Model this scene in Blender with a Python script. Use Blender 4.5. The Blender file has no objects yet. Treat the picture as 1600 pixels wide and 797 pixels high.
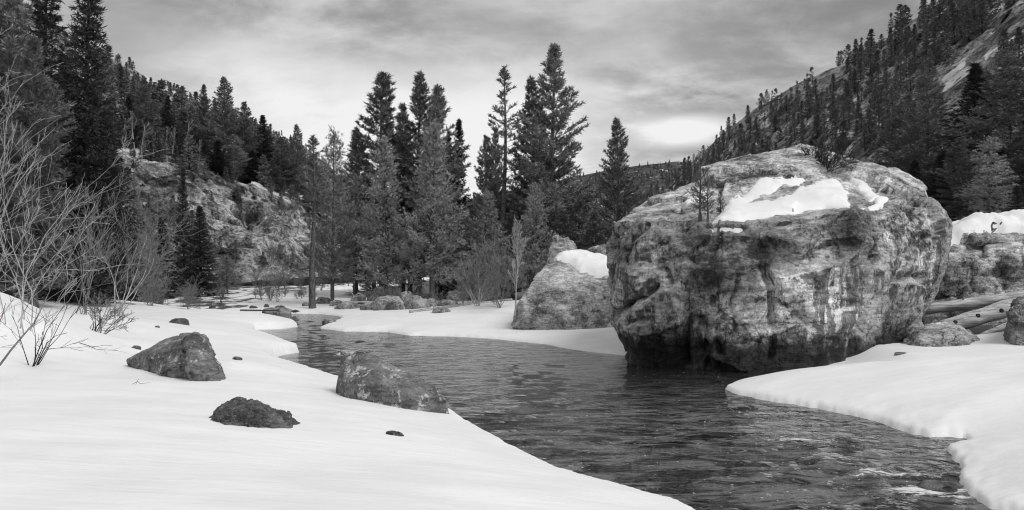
import bpy, bmesh, math, random, sys
import numpy as np
from mathutils import Vector
from mathutils.bvhtree import BVHTree

SC = bpy.context.scene
COL = SC.collection

# ------------------------------------------------------------------ camera
FPX, HORIZ, CAMZ = 1256.0, 440.0, 2.2        # focal length in photo pixels, horizon row, eye height above water
cam_d = bpy.data.cameras.new('camera')
cam_d.sensor_width = 36.0
cam_d.lens = 36.0 * FPX / 1600.0
cam_d.shift_y = (HORIZ - 398.5) / 1600.0
cam_d.clip_start, cam_d.clip_end = 0.1, 9000.0
cam = bpy.data.objects.new('camera', cam_d)
cam.location = (0, 0, CAMZ)
cam.rotation_euler = (math.radians(90), 0, 0)
COL.objects.link(cam)
SC.camera = cam


def P(px, py, D):
    """photo pixel at distance D in front of the camera -> world point"""
    return np.array([(px - 800.0) / FPX * D, D, CAMZ - (py - HORIZ) / FPX * D])


# ------------------------------------------------------------------ node helper
def N(nt, typ, ins=None, **attrs):
    n = nt.nodes.new(typ)
    for k, v in attrs.items():
        setattr(n, k, v)
    for k, v in (ins or {}).items():
        s = n.inputs[k]
        if isinstance(v, bpy.types.NodeSocket):
            nt.links.new(v, s)
        else:
            s.default_value = v
    return n


def M(nt, op, a, b=0.0, c=None, clamp=False):
    n = nt.nodes.new('ShaderNodeMath')
    n.operation = op
    n.use_clamp = clamp
    for i, v in enumerate((a, b) if c is None else (a, b, c)):
        if isinstance(v, bpy.types.NodeSocket):
            nt.links.new(v, n.inputs[i])
        else:
            n.inputs[i].default_value = v
    return n.outputs[0]


def MR(nt, v, a, b, c=0.0, d=1.0, smooth=True):
    n = N(nt, 'ShaderNodeMapRange', {'From Min': a, 'From Max': b, 'To Min': c, 'To Max': d, 'Value': v})
    n.interpolation_type = 'SMOOTHSTEP' if smooth else 'LINEAR'
    return n.outputs[0]


def MIX(nt, f, a, b):
    """scalar mix"""
    n = nt.nodes.new('ShaderNodeMix')
    n.data_type = 'FLOAT'
    for i, v in ((0, f), (2, a), (3, b)):
        if isinstance(v, bpy.types.NodeSocket):
            nt.links.new(v, n.inputs[i])
        else:
            n.inputs[i].default_value = v
    return n.outputs[0]


def NOISE(nt, vec, scale, detail=4.0, rough=0.55, dist=0.0):
    return N(nt, 'ShaderNodeTexNoise', {'Vector': vec, 'Scale': scale, 'Detail': detail,
                                        'Roughness': rough, 'Distortion': dist}).outputs['Fac']


def MAPV(nt, vec, scale=(1, 1, 1), rot=(0, 0, 0), loc=(0, 0, 0)):
    return N(nt, 'ShaderNodeMapping', {'Vector': vec, 'Scale': scale, 'Rotation': rot, 'Location': loc}).outputs[0]


# ------------------------------------------------------------------ world: overcast sky with streaky cloud
SUN_EL, SUN_AZ = math.radians(52), math.radians(122)     # azimuth from +Y towards +X
world = bpy.data.worlds.new('World')
SC.world = world
world.use_nodes = True
wt = world.node_tree
wt.nodes.clear()
tc = N(wt, 'ShaderNodeTexCoord').outputs['Generated']
sky = N(wt, 'ShaderNodeTexSky', sky_type='NISHITA', sun_disc=False, sun_elevation=SUN_EL, sun_rotation=SUN_AZ,
        air_density=1.0, dust_density=2.0, ozone_density=1.0)
skybw = N(wt, 'ShaderNodeRGBToBW', {'Color': sky.outputs[0]}).outputs[0]
sep = N(wt, 'ShaderNodeSeparateXYZ', {'Vector': tc})
dx, dy, dz = sep.outputs
zz = M(wt, 'ADD', M(wt, 'ABSOLUTE', dz), 0.30)
uvx, uvy = M(wt, 'DIVIDE', dx, zz), M(wt, 'DIVIDE', dy, zz)
uv = N(wt, 'ShaderNodeCombineXYZ', {'X': uvx, 'Y': uvy, 'Z': 0.3}).outputs[0]
n1 = NOISE(wt, MAPV(wt, uv, (1.0, 1.3, 1), (0, 0, 0.25)), 1.1, 5, 0.5, 0.6)
n2 = NOISE(wt, MAPV(wt, uv, (1.3, 1.7, 1), (0, 0, 0.15), (3, 1, 0)), 2.3, 7, 0.56, 0.5)
n3 = NOISE(wt, MAPV(wt, uv, (1.6, 2.2, 1), (0, 0, 0.3), (7, 4, 0)), 5.5, 7, 0.6, 0.3)
cl = M(wt, 'ADD', M(wt, 'ADD', M(wt, 'MULTIPLY', n1, 0.44), M(wt, 'MULTIPLY', n2, 0.38)), M(wt, 'MULTIPLY', n3, 0.18))


def skyblob(px, py, wx, wy, tilt=0.0):
    """a soft bank of cloud hanging in one direction of the sky (1 in its middle, 0 outside)"""
    f = Vector(((px - 800) / FPX, 1.0, (HORIZ - py) / FPX)).normalized()
    r = f.cross(Vector((0, 0, 1))).normalized()
    u = r.cross(f)
    r2 = r * math.cos(tilt) + u * math.sin(tilt)
    u2 = u * math.cos(tilt) - r * math.sin(tilt)
    dots = []
    for v, w in ((r2, wx / FPX), (u2, wy / FPX)):
        d = N(wt, 'ShaderNodeVectorMath', {0: tc, 1: tuple(v / w)}, operation='DOT_PRODUCT').outputs['Value']
        dots.append(d)
    wob = M(wt, 'MULTIPLY', M(wt, 'SUBTRACT', M(wt, 'ADD', M(wt, 'MULTIPLY', n2, 0.6), M(wt, 'MULTIPLY', n3, 0.4)), 0.5), 4.0)
    e = M(wt, 'ADD', M(wt, 'POWER', M(wt, 'ABSOLUTE', dots[0]), 2.0),
          M(wt, 'POWER', M(wt, 'ABSOLUTE', dots[1]), 2.0))
    e = M(wt, 'ADD', M(wt, 'SQRT', e), wob)
    front = N(wt, 'ShaderNodeVectorMath', {0: tc, 1: tuple(f)}, operation='DOT_PRODUCT').outputs['Value']
    return M(wt, 'MULTIPLY', MR(wt, e, 1.7, -0.1), M(wt, 'GREATER_THAN', front, 0.3))


elev = M(wt, 'ABSOLUTE', dz)
base = MR(wt, elev, 0.07, 0.34, 7.3, 5.0)
val = M(wt, 'MULTIPLY', base, MR(wt, cl, 0.36, 0.64, 0.62, 1.38))
for (px, py, wx, wy, tl, amt) in ((230, 40, 260, 75, 0.1, -1.0), (480, 175, 260, 70, -0.25, 2.4),
                                  (640, 30, 220, 45, 0.0, -0.7), (860, 60, 170, 60, -0.2, 1.2),
                                  (1010, 128, 95, 20, -0.18, -1.9), (1100, 162, 120, 18, -0.10, -1.3),
                                  (1062, 203, 70, 20, 0.04, 6.0), (1060, 238, 80, 9, 0.0, -1.2),
                                  (760, 200, 190, 60, 0.0, 1.6), (1300, 40, 260, 60, 0.3, -0.7)):
    val = M(wt, 'ADD', val, M(wt, 'MULTIPLY', skyblob(px, py, wx, wy, tl), amt))
val = M(wt, 'MAXIMUM', M(wt, 'MINIMUM', val, 9.0), 1.5)
val = MIX(wt, 0.93, skybw, val)
colr = N(wt, 'ShaderNodeCombineColor', {0: val, 1: val, 2: val}).outputs[0]
bg = N(wt, 'ShaderNodeBackground', {'Color': colr, 'Strength': 0.1})
wo = N(wt, 'ShaderNodeOutputWorld', {'Surface': bg.outputs[0]})

# ------------------------------------------------------------------ sun (veiled) and exposure
sun_d = bpy.data.lights.new('sun', 'SUN')
sun_d.energy = 1.9
sun_d.angle = math.radians(28)
sun_d.color = (1, 1, 1)
sun = bpy.data.objects.new('sun', sun_d)
sdir = Vector((math.sin(SUN_AZ) * math.cos(SUN_EL), math.cos(SUN_AZ) * math.cos(SUN_EL), math.sin(SUN_EL)))
sun.rotation_euler = sdir.to_track_quat('Z', 'Y').to_euler()
sun.location = sdir * 50
COL.objects.link(sun)
SC.view_settings.view_transform = 'Standard'
SC.view_settings.look = 'None'
SC.view_settings.gamma = 1.0
SC.view_settings.exposure = 0.04
SC.view_settings.use_curve_mapping = False
SC.render.engine = 'CYCLES'
SC.cycles.max_bounces = 5
SC.cycles.diffuse_bounces = 2
SC.cycles.glossy_bounces = 3
SC.cycles.transmission_bounces = 2
SC.cycles.caustics_reflective = False
SC.cycles.caustics_refractive = False
SC.cycles.use_denoising = True
SC.cycles.pixel_filter_type = 'BLACKMAN_HARRIS'
SC.cycles.filter_width = 1.1
SC.cycles.use_adaptive_sampling = True
SC.cycles.adaptive_threshold = 0.02

# ------------------------------------------------------------------ numpy noise
_rs = np.random.RandomState(7)
_perm = np.concatenate([_rs.permutation(256)] * 3)
_g = _rs.normal(size=(256, 3))
_g /= np.linalg.norm(_g, axis=1)[:, None]


def pnoise(p):
    p = np.asarray(p, float)
    i = np.floor(p).astype(int)
    f = p - i
    i &= 255
    u = f * f * f * (f * (f * 6 - 15) + 10)
    out = 0.0
    for a in (0, 1):
        for b in (0, 1):
            for c in (0, 1):
                h = _perm[_perm[_perm[i[:, 0] + a] + i[:, 1] + b] + i[:, 2] + c]
                g = _g[h]
                d = g[:, 0] * (f[:, 0] - a) + g[:, 1] * (f[:, 1] - b) + g[:, 2] * (f[:, 2] - c)
                w = (u[:, 0] if a else 1 - u[:, 0]) * (u[:, 1] if b else 1 - u[:, 1]) * (u[:, 2] if c else 1 - u[:, 2])
                out = out + d * w
    return out


def fbm(p, o=4, gain=0.5, ridged=False):
    p = np.asarray(p, float)
    a, s, f = 0.0, 1.0, 1.0
    for k in range(o):
        n = pnoise(p * f + k * 17.3)
        a = a + s * ((1 - 2.2 * np.abs(n)) if ridged else n)
        s *= gain
        f *= 2.03
    return a


def voro(p, seed=0):
    """F1, F2 of a cell pattern"""
    i = np.floor(p).astype(int)
    d1 = np.full(len(p), 9.0)
    d2 = np.full(len(p), 9.0)
    for a in (-1, 0, 1):
        for b in (-1, 0, 1):
            for c in (-1, 0, 1):
                j = i + (a, b, c)
                h = _perm[_perm[_perm[(j[:, 0] + seed) & 255] + (j[:, 1] & 255)] + (j[:, 2] & 255)]
                q = j + 0.5 + 0.42 * _g[h]
                d = np.linalg.norm(p - q, axis=1)
                d2 = np.where(d < d1, d1, np.minimum(d2, d))
                d1 = np.minimum(d1, d)
    return d1, d2


def facet(p, seed=0):
    """randomly tilted chips: a broken-rock relief, about -0.7 .. 0.7"""
    i = np.floor(p).astype(int)
    d1 = np.full(len(p), 9.0)
    val = np.zeros(len(p))
    for a in (-1, 0, 1):
        for b in (-1, 0, 1):
            for c in (-1, 0, 1):
                j = i + (a, b, c)
                h = _perm[_perm[_perm[(j[:, 0] + seed) & 255] + (j[:, 1] & 255)] + (j[:, 2] & 255)]
                q = j + 0.5 + 0.42 * _g[h]
                e = p - q
                d = (e * e).sum(1)
                n = d < d1
                g2 = _g[(h + 97) & 255]
                val = np.where(n, (e * g2).sum(1) * 1.1 + 0.35 * _g[(h + 31) & 255][:, 0], val)
                d1 = np.where(n, d, d1)
    return val


def sstep(a, b, x):
    t = np.clip((x - a) / (b - a), 0, 1)
    return t * t * (3 - 2 * t)


# ------------------------------------------------------------------ object helpers
def mesh_np(name, V, F, mats=None, smooth=True, attr=None):
    V = np.ascontiguousarray(V, dtype=np.float32)
    F = np.ascontiguousarray(F, dtype=np.int32)
    me = bpy.data.meshes.new(name)
    nf, k = F.shape
    me.vertices.add(len(V))
    me.vertices.foreach_set('co', V.ravel())
    me.loops.add(nf * k)
    me.loops.foreach_set('vertex_index', F.ravel())
    me.polygons.add(nf)
    me.polygons.foreach_set('loop_start', np.arange(0, nf * k, k, dtype=np.int32))
    me.polygons.foreach_set('loop_total', np.full(nf, k, dtype=np.int32))
    me.update(calc_edges=True)
    if smooth:
        me.polygons.foreach_set('use_smooth', np.ones(nf, dtype=bool))
    if attr:
        for an, av in attr.items():
            at = me.attributes.new(an, 'FLOAT', 'POINT')
            at.data.foreach_set('value', np.ascontiguousarray(av, dtype=np.float32))
    for m in (mats if isinstance(mats, (list, tuple)) else [mats] if mats else []):
        me.materials.append(m)
    return me


def link(name, me, parent=None, loc=(0, 0, 0)):
    o = bpy.data.objects.new(name, me)
    COL.objects.link(o)
    o.location = loc
    if parent is not None:
        o.parent = parent
    return o


def tag(o, label, cat, group=None, kind=None):
    o['label'] = label
    if kind != 'structure':
        o['category'] = cat
    if group:
        o['group'] = group
    if kind:
        o['kind'] = kind
    return o


def structure(o, label=None):
    o['kind'] = 'structure'
    if label:
        o['label'] = label
    return o


def empty(name, loc, rz=0.0):
    o = bpy.data.objects.new(name, None)
    COL.objects.link(o)
    o.location = loc
    o.rotation_euler = (0, 0, rz)
    return o


def grid_faces(nu, nv):
    a = np.arange((nu - 1) * (nv - 1))
    i, j = a // (nv - 1), a % (nv - 1)
    b = i * nv + j
    return np.stack([b, b + nv, b + nv + 1, b + 1], 1)


def tubes(segs, sides=4):
    """segs: n x 8 (p0, p1, r0, r1) -> tapered open prisms"""
    S = np.asarray(segs, float)
    p0, p1, r0, r1 = S[:, :3], S[:, 3:6], S[:, 6], S[:, 7]
    d = p1 - p0
    d /= np.linalg.norm(d, axis=1)[:, None] + 1e-9
    ref = np.where(np.abs(d[:, 2:3]) > 0.9, np.array([[1.0, 0, 0]]), np.array([[0, 0, 1.0]]))
    a = np.cross(d, ref)
    a /= np.linalg.norm(a, axis=1)[:, None]
    b = np.cross(d, a)
    th = np.arange(sides) / sides * 2 * np.pi
    ring = a[:, None, :] * np.cos(th)[None, :, None] + b[:, None, :] * np.sin(th)[None, :, None]
    V0 = p0[:, None, :] + ring * r0[:, None, None]
    V1 = p1[:, None, :] + ring * r1[:, None, None]
    V = np.concatenate([V0, V1], 1).reshape(-1, 3)
    n = len(S)
    k = np.arange(sides)
    f = np.stack([k, (k + 1) % sides, (k + 1) % sides + sides, k + sides], 1)
    F = (np.arange(n)[:, None, None] * 2 * sides + f[None]).reshape(-1, 4)
    return V, F


# ------------------------------------------------------------------ materials
def new_mat(name):
    m = bpy.data.materials.new(name)
    m.use_nodes = True
    nt = m.node_tree
    nt.nodes.clear()
    out = N(nt, 'ShaderNodeOutputMaterial')
    bs = N(nt, 'ShaderNodeBsdfPrincipled')
    nt.links.new(bs.outputs[0], out.inputs[0])
    return m, nt, bs


def setc(nt, bs, v):
    c = N(nt, 'ShaderNodeCombineColor', {0: v, 1: v, 2: v}).outputs[0]
    nt.links.new(c, bs.inputs['Base Color'])


def bump(nt, bs, *hs):
    """one bump from several (height, metres) layers"""
    t = None
    for h, k in hs:
        m = M(nt, 'MULTIPLY', h, k)
        t = m if t is None else M(nt, 'ADD', t, m)
    n = N(nt, 'ShaderNodeBump', {'Height': t, 'Strength': 1.0, 'Distance': 1.0})
    nt.links.new(n.outputs[0], bs.inputs['Normal'])


def POS(nt):
    return N(nt, 'ShaderNodeNewGeometry').outputs['Position']


def mat_snow(name='snow', litter_shade=False):
    m, nt, bs = new_mat(name)
    p = POS(nt)
    v = MR(nt, NOISE(nt, p, 0.8, 6), 0.3, 0.7, 0.80, 0.88)
    specks = MR(nt, NOISE(nt, p, 26, 3, 0.7), 0.74, 0.80)
    v = M(nt, 'MULTIPLY', v, M(nt, 'SUBTRACT', 1.0, M(nt, 'MULTIPLY', specks, 0.12)))
    if litter_shade:
        at = N(nt, 'ShaderNodeAttribute', attribute_name='litter_shade').outputs['Fac']
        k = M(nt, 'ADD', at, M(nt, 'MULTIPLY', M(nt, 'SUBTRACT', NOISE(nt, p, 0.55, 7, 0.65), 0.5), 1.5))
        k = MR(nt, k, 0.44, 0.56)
        soil = MR(nt, NOISE(nt, p, 6, 6, 0.7), 0.3, 0.7, 0.02, 0.13)  # forest floor soil, also the tone of the painted shade between the logs
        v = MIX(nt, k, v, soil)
    setc(nt, bs, v)
    bs.inputs['Roughness'].default_value = 0.55
    bs.inputs['Specular IOR Level'].default_value = 0.25
    r = NOISE(nt, MAPV(nt, p, (0.45, 3.2, 1), (0, 0, 0.10)), 1.7, 4, 0.55, 0.5)
    bump(nt, bs, (r, 0.018), (NOISE(nt, MAPV(nt, p, (0.7, 1.3, 1)), 3.0, 6, 0.6), 0.014))
    return m


def mat_rock(name, lo=0.05, hi=0.34, streak=0.0, lichen=0.5, scale=1.0, crack=0.6, wetline=None, stain_shading=False, bumpk=1.0):
    m, nt, bs = new_mat(name)
    p = POS(nt)
    w = N(nt, 'ShaderNodeVectorMath', {0: p, 1: N(nt, 'ShaderNodeVectorMath', {
        0: N(nt, 'ShaderNodeTexNoise', {'Vector': p, 'Scale': 2.0 * scale, 'Detail': 3}).outputs['Color'],
        'Scale': 0.22 / scale}, operation='SCALE').outputs[0]}, operation='ADD').outputs[0]
    big = NOISE(nt, p, 0.5 * scale, 7, 0.62, 0.2)
    mid = NOISE(nt, p, 2.7 * scale, 9, 0.72)
    fine = NOISE(nt, p, 13 * scale, 7, 0.76)
    k = M(nt, 'ADD', M(nt, 'ADD', M(nt, 'MULTIPLY', big, 0.45), M(nt, 'MULTIPLY', mid, 0.25)), M(nt, 'MULTIPLY', fine, 0.30))
    v = MR(nt, k, 0.425, 0.585, lo, hi, smooth=False)
    # foliation: thin tilted bands in the rock
    band = NOISE(nt, MAPV(nt, w, (1.0, 1.0, 6.5), (0.5, 0.45, 0.3)), 1.7 * scale, 5, 0.65)
    v = M(nt, 'MULTIPLY', v, MR(nt, band, 0.38, 0.62, 0.70, 1.24))
    # lichen crusts
    vo = NOISE(nt, w, 4.5 * scale, 9, 0.72)
    lm = M(nt, 'MULTIPLY', MR(nt, vo, 0.50, 0.56), MR(nt, NOISE(nt, p, 1.3 * scale, 6, 0.7), 0.50, 0.58))
    lm = M(nt, 'MULTIPLY', lm, MR(nt, fine, 0.40, 0.50))
    v = MIX(nt, M(nt, 'MULTIPLY', lm, lichen), v, 0.55)
    nz = N(nt, 'ShaderNodeSeparateXYZ', {'Vector': N(nt, 'ShaderNodeNewGeometry').outputs['Normal']}).outputs[2]
    face = MR(nt, nz, 0.65, 0.35, 0.3, 1.0)          # steep faces carry the dark crusts, washed tops do not
    dk = M(nt, 'MULTIPLY', MR(nt, NOISE(nt, w, 1.9 * scale, 10, 0.74), 0.54, 0.60), M(nt, 'MULTIPLY', face, MR(nt, NOISE(nt, p, 0.7 * scale, 3), 0.46, 0.58)))
    v = M(nt, 'MULTIPLY', v, M(nt, 'SUBTRACT', 1.0, M(nt, 'MULTIPLY', dk, 0.72)))
    spk = M(nt, 'MULTIPLY', MR(nt, NOISE(nt, p, 9 * scale, 6, 0.78), 0.57, 0.61), face)
    v = M(nt, 'MULTIPLY', v, M(nt, 'SUBTRACT', 1.0, M(nt, 'MULTIPLY', spk, 0.75)))
    if streak > 0:
        # water-stain streaks running down the steep faces
        steep = MR(nt, nz, 0.45, 0.15)
        s1 = NOISE(nt, MAPV(nt, w, (4.2, 4.2, 0.26)), 1.0, 7, 0.66)
        s2 = NOISE(nt, p, 0.42, 4, 0.6)
        sm = M(nt, 'MULTIPLY', MR(nt, M(nt, 'ADD', M(nt, 'MULTIPLY', s1, 0.6), M(nt, 'MULTIPLY', s2, 0.4)), 0.485, 0.545), steep)
        v = M(nt, 'MULTIPLY', v, M(nt, 'SUBTRACT', 1.0, M(nt, 'MULTIPLY', sm, streak)))
        s3 = MR(nt, NOISE(nt, MAPV(nt, w, (5.5, 5.5, 0.4), (0.2, 0.12, 0)), 1.0, 5, 0.6), 0.60, 0.70)
        v = MIX(nt, M(nt, 'MULTIPLY', M(nt, 'MULTIPLY', s3, steep), 0.35), v, 0.45)
    if stain_shading:
        st = N(nt, 'ShaderNodeAttribute', attribute_name='stain_shading').outputs['Fac']  # rock stains plus the light and shade painted on the boulder
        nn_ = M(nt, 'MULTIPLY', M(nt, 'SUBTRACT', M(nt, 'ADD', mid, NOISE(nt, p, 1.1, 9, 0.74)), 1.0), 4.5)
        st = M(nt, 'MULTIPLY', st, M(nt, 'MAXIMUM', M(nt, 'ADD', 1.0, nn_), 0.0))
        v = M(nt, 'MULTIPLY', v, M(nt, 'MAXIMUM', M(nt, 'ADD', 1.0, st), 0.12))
    ce = None
    if crack > 0:
        ce = N(nt, 'ShaderNodeTexVoronoi', {'Vector': w, 'Scale': 0.95 * scale}, feature='DISTANCE_TO_EDGE').outputs['Distance']
        cm = M(nt, 'MULTIPLY', MR(nt, ce, 0.028, 0.0), MR(nt, NOISE(nt, p, 0.8 * scale, 3), 0.50, 0.60))
        v = M(nt, 'MULTIPLY', v, M(nt, 'SUBTRACT', 1.0, M(nt, 'MULTIPLY', cm, crack)))
    if wetline is not None:
        zz_ = N(nt, 'ShaderNodeSeparateXYZ', {'Vector': p}).outputs[2]
        wet = MR(nt, M(nt, 'ADD', zz_, M(nt, 'MULTIPLY', M(nt, 'SUBTRACT', mid, 0.5), 1.1)), wetline, wetline - 0.35)
        v = M(nt, 'MULTIPLY', v, M(nt, 'SUBTRACT', 1.0, M(nt, 'MULTIPLY', wet, 0.78)))
        nt.links.new(MIX(nt, wet, 0.82, 0.35), bs.inputs['Roughness'])
    else:
        bs.inputs['Roughness'].default_value = 0.85
    setc(nt, bs, v)
    bs.inputs['Specular IOR Level'].default_value = 0.3
    bump(nt, bs, (mid, 0.17 * bumpk / scale), (band, 0.04 * bumpk / scale), (fine, 0.05 * bumpk / scale))
    return m


def mat_plain(name, lo, hi, scale=8.0, stretch=(1, 1, 1), rough=0.85, bmp=0.02):
    m, nt, bs = new_mat(name)
    p = N(nt, 'ShaderNodeTexCoord').outputs['Object']
    pn = NOISE(nt, MAPV(nt, p, stretch), scale, 6, 0.65)
    setc(nt, bs, MR(nt, pn, 0.32, 0.68, lo, hi))
    bs.inputs['Roughness'].default_value = rough
    bs.inputs['Specular IOR Level'].default_value = 0.25
    bump(nt, bs, (pn, bmp))
    return m


def mat_needles(name, lo, hi):
    m, nt, bs = new_mat(name)
    at = N(nt, 'ShaderNodeAttribute', attribute_name='tone').outputs['Fac']
    rnd = N(nt, 'ShaderNodeObjectInfo').outputs['Random']
    v = MIX(nt, at, lo, hi)
    v = M(nt, 'MULTIPLY', v, MR(nt, rnd, 0, 1, 0.75, 1.25, smooth=False))
    setc(nt, bs, v)
    bs.inputs['Roughness'].default_value = 0.6
    bs.inputs['Specular IOR Level'].default_value = 0.2
    return m


def mat_hill(name, lo, hi, snow_at, soil=0.04):
    m, nt, bs = new_mat(name)
    p = POS(nt)
    big = NOISE(nt, p, 0.045, 8, 0.6)
    mid = NOISE(nt, p, 0.35, 8, 0.7)
    fine = NOISE(nt, p, 2.2, 6, 0.75)
    k = M(nt, 'ADD', M(nt, 'MULTIPLY', mid, 0.55), M(nt, 'MULTIPLY', fine, 0.45))
    v = MR(nt, k, 0.38, 0.62, lo, hi)
    v = MIX(nt, MR(nt, big, 0.48, 0.62), v, M(nt, 'MULTIPLY', v, 0.5))
    ce = NOISE(nt, MAPV(nt, p, (1, 1, 2.4), (0.3, 0.5, 0)), 0.6, 7, 0.7, 0.8)
    v = M(nt, 'MULTIPLY', v, MR(nt, ce, 0.40, 0.56, 0.35, 1.2))
    v = M(nt, 'MULTIPLY', v, MR(nt, NOISE(nt, p, 0.16, 6, 0.65, 0.5), 0.40, 0.54, 0.45, 1.15))
    if snow_at is not None:
        s = M(nt, 'ADD', M(nt, 'MULTIPLY', NOISE(nt, MAPV(nt, p, (1, 1, 2.2)), 0.085, 7, 0.62, 0.6), 0.8), M(nt, 'MULTIPLY', fine, 0.2))
        v = MIX(nt, MR(nt, s, snow_at, snow_at + 0.025), v, 0.84)
    sa = N(nt, 'ShaderNodeAttribute', attribute_name='drift').outputs['Fac']
    sa = M(nt, 'ADD', sa, M(nt, 'MULTIPLY', M(nt, 'SUBTRACT', mid, 0.5), 1.6))
    v = MIX(nt, MR(nt, sa, 0.45, 0.55), v, 0.84)
    setc(nt, bs, v)
    bs.inputs['Roughness'].default_value = 0.9
    bs.inputs['Specular IOR Level'].default_value = 0.15
    bump(nt, bs, (mid, 1.3), (ce, 0.5), (fine, 0.4))
    return m


def mat_water():
    m, nt, bs = new_mat('water')
    p = POS(nt)
    bs.inputs['IOR'].default_value = 1.33
    # flow runs from the far left to the near right
    ang = -0.95
    f1 = MAPV(nt, p, (0.42, 1.0, 1), (0, 0, ang))
    far = MR(nt, N(nt, 'ShaderNodeSeparateXYZ', {'Vector': p}).outputs[1], 9, 30)
    h1 = NOISE(nt, MAPV(nt, p, (1.0, 0.8, 1), (0, 0, 0.35)), 2.2, 1.5, 0.5, 0.8)
    h2 = NOISE(nt, f1, 5.5, 2, 0.5, 1.4)
    h3 = NOISE(nt, MAPV(nt, p, (1, 2.2, 1), (0, 0, 0.1)), 12, 2, 0.5, 0.6)
    fo = N(nt, 'ShaderNodeAttribute', attribute_name='foam').outputs['Fac']
    fk = M(nt, 'ADD', fo, M(nt, 'MULTIPLY', M(nt, 'SUBTRACT', NOISE(nt, f1, 9.0, 7, 0.72, 1.2), 0.5), 2.2))
    fm = MR(nt, fk, 0.58, 0.86)
    sp = M(nt, 'MULTIPLY', MR(nt, NOISE(nt, p, 16, 2, 0.5), 0.70, 0.74), 0.8)   # drifting froth flecks, also painted glints on the far water
    fm = M(nt, 'MAXIMUM', fm, sp)
    aer_ripple = MR(nt, NOISE(nt, MAPV(nt, p, (0.35, 1.0, 1), (0, 0, ang)), 3.2, 7, 0.68, 1.0), 0.43, 0.58, 0.004, 0.17)  # aerated water, with ripple highlights and troughs painted into the colour
    deep = MIX(nt, N(nt, 'ShaderNodeAttribute', attribute_name='rapid').outputs['Fac'], 0.012, aer_ripple)
    setc(nt, bs, MIX(nt, fm, deep, 0.72))
    nt.links.new(MIX(nt, fm, 0.02, 0.6), bs.inputs['Roughness'])
    rap = N(nt, 'ShaderNodeAttribute', attribute_name='rapid').outputs['Fac']
    bump(nt, bs, (M(nt, 'MULTIPLY', h1, MIX(nt, rap, 0.035, 0.19)), 1.0), (M(nt, 'MULTIPLY', h2, MIX(nt, rap, 0.024, 0.095)), 1.0), (M(nt, 'MULTIPLY', h3, MIX(nt, rap, 0.014, 0.024)), 1.0))
    return m


SNOW = mat_snow('snow')
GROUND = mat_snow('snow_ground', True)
ROCK_BIG = mat_rock('boulder_rock', 0.06, 0.85, streak=0.7, lichen=0.6, scale=1.0, crack=0.6, wetline=0.95, stain_shading=True)
ROCK_PALE = mat_rock('pale_speckled_rock', 0.12, 0.74, streak=0.25, lichen=0.6, scale=1.6, crack=0.3)
ROCK_SMALL = mat_rock('bank_rock', 0.06, 0.42, streak=0.3, lichen=0.9, scale=3.2, crack=0.3)
ROCK_SMOOTH = mat_rock('smooth_bank_rock', 0.07, 0.24, streak=0.3, lichen=0.9, scale=2.0, crack=0.0, bumpk=0.22)
ROCK_DARK = mat_rock('dark_rock', 0.035, 0.2, streak=0.0, lichen=0.3, scale=5.0, crack=0.3)
ROCK_OUT = mat_rock('outcrop_rock', 0.10, 0.85, streak=0.3, lichen=0.3, scale=1.5, crack=0.8)
BARK_DARK = mat_plain('dark_bark', 0.012, 0.05, 9, (1, 1, 0.25))
BARK_MID = mat_plain('grey_bark', 0.05, 0.16, 9, (1, 1, 0.25))
BARK_PALE = mat_plain('pale_bark', 0.22, 0.5, 6, (1, 1, 0.4))
TWIG_PALE = mat_plain('pale_twig', 0.28, 0.55, 5)
TWIG_MID = mat_plain('grey_twig', 0.12, 0.3, 5)
TWIG_DARK = mat_plain('dark_twig', 0.015, 0.05, 5)
LOGWOOD = mat_plain('weathered_wood', 0.22, 0.66, 4, (0.3, 4, 4), bmp=0.03)
NEEDLE = mat_needles('pine_needles', 0.065, 0.30)
NEEDLE_LT = mat_needles('young_pine_needles', 0.12, 0.48)
NEEDLE_DK = mat_needles('spruce_needles', 0.018, 0.09)
HILL = mat_hill('hillside_scree', 0.16, 0.52, 0.575)
CLIFF = mat_hill('cliff_rock', 0.09, 0.70, None)
FARHILL = mat_hill('far_hill', 0.05, 0.16, 0.60)
WATER = mat_water()

# ------------------------------------------------------------------ the river's outline (plan)


def U(px, py, z):
    D = (CAMZ - z) * FPX / (py - HORIZ)
    return ((px - 800) / FPX * D, D)


left_edge = [(6, -14), (4.6, -4), (3.5, 2.5), (2.5, 5.2)] + [U(a, b, 0.24) for a, b in (
    (1110, 799), (1060, 775), (960, 750), (880, 728), (830, 705), (790, 684), (745, 660), (715, 641), (690, 622),
    (610, 603), (530, 586), (480, 570), (430, 556), (416, 548), (440, 543), (470, 538), (450, 532), (425, 522), (392, 512),
    (400, 507), (440, 506), (466, 503), (460, 499))] + [(-13.6, 46.5), (-20, 48.5), (-42, 50)]
right_edge = [(-42, 60), (-21, 57)] + [U(a, b, 0.0) for a, b in (
    (450, 490), (500, 491), (528, 494), (533, 498), (520, 504), (497, 513), (535, 518), (602, 519), (640, 525), (700, 526), (760, 529), (850, 538), (885, 545), (920, 550), (985, 557))] + [
    (4.6, 23.0), (5.5, 21.5), (7.2, 19.0)] + [U(a, b, 0.0) for a, b in (
    (1190, 590), (1145, 599), (1127, 608), (1150, 617), (1200, 627), (1280, 640), (1350, 655), (1420, 677), (1452, 686), (1508, 687),
    (1500, 694), (1472, 702), (1480, 716), (1492, 728), (1500, 760), (1520, 786), (1545, 798))] + [(5.3, 6.2), (6.6, 3.5), (7.8, 0), (9.5, -14)]
RIVER = np.array(left_edge + right_edge)


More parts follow.
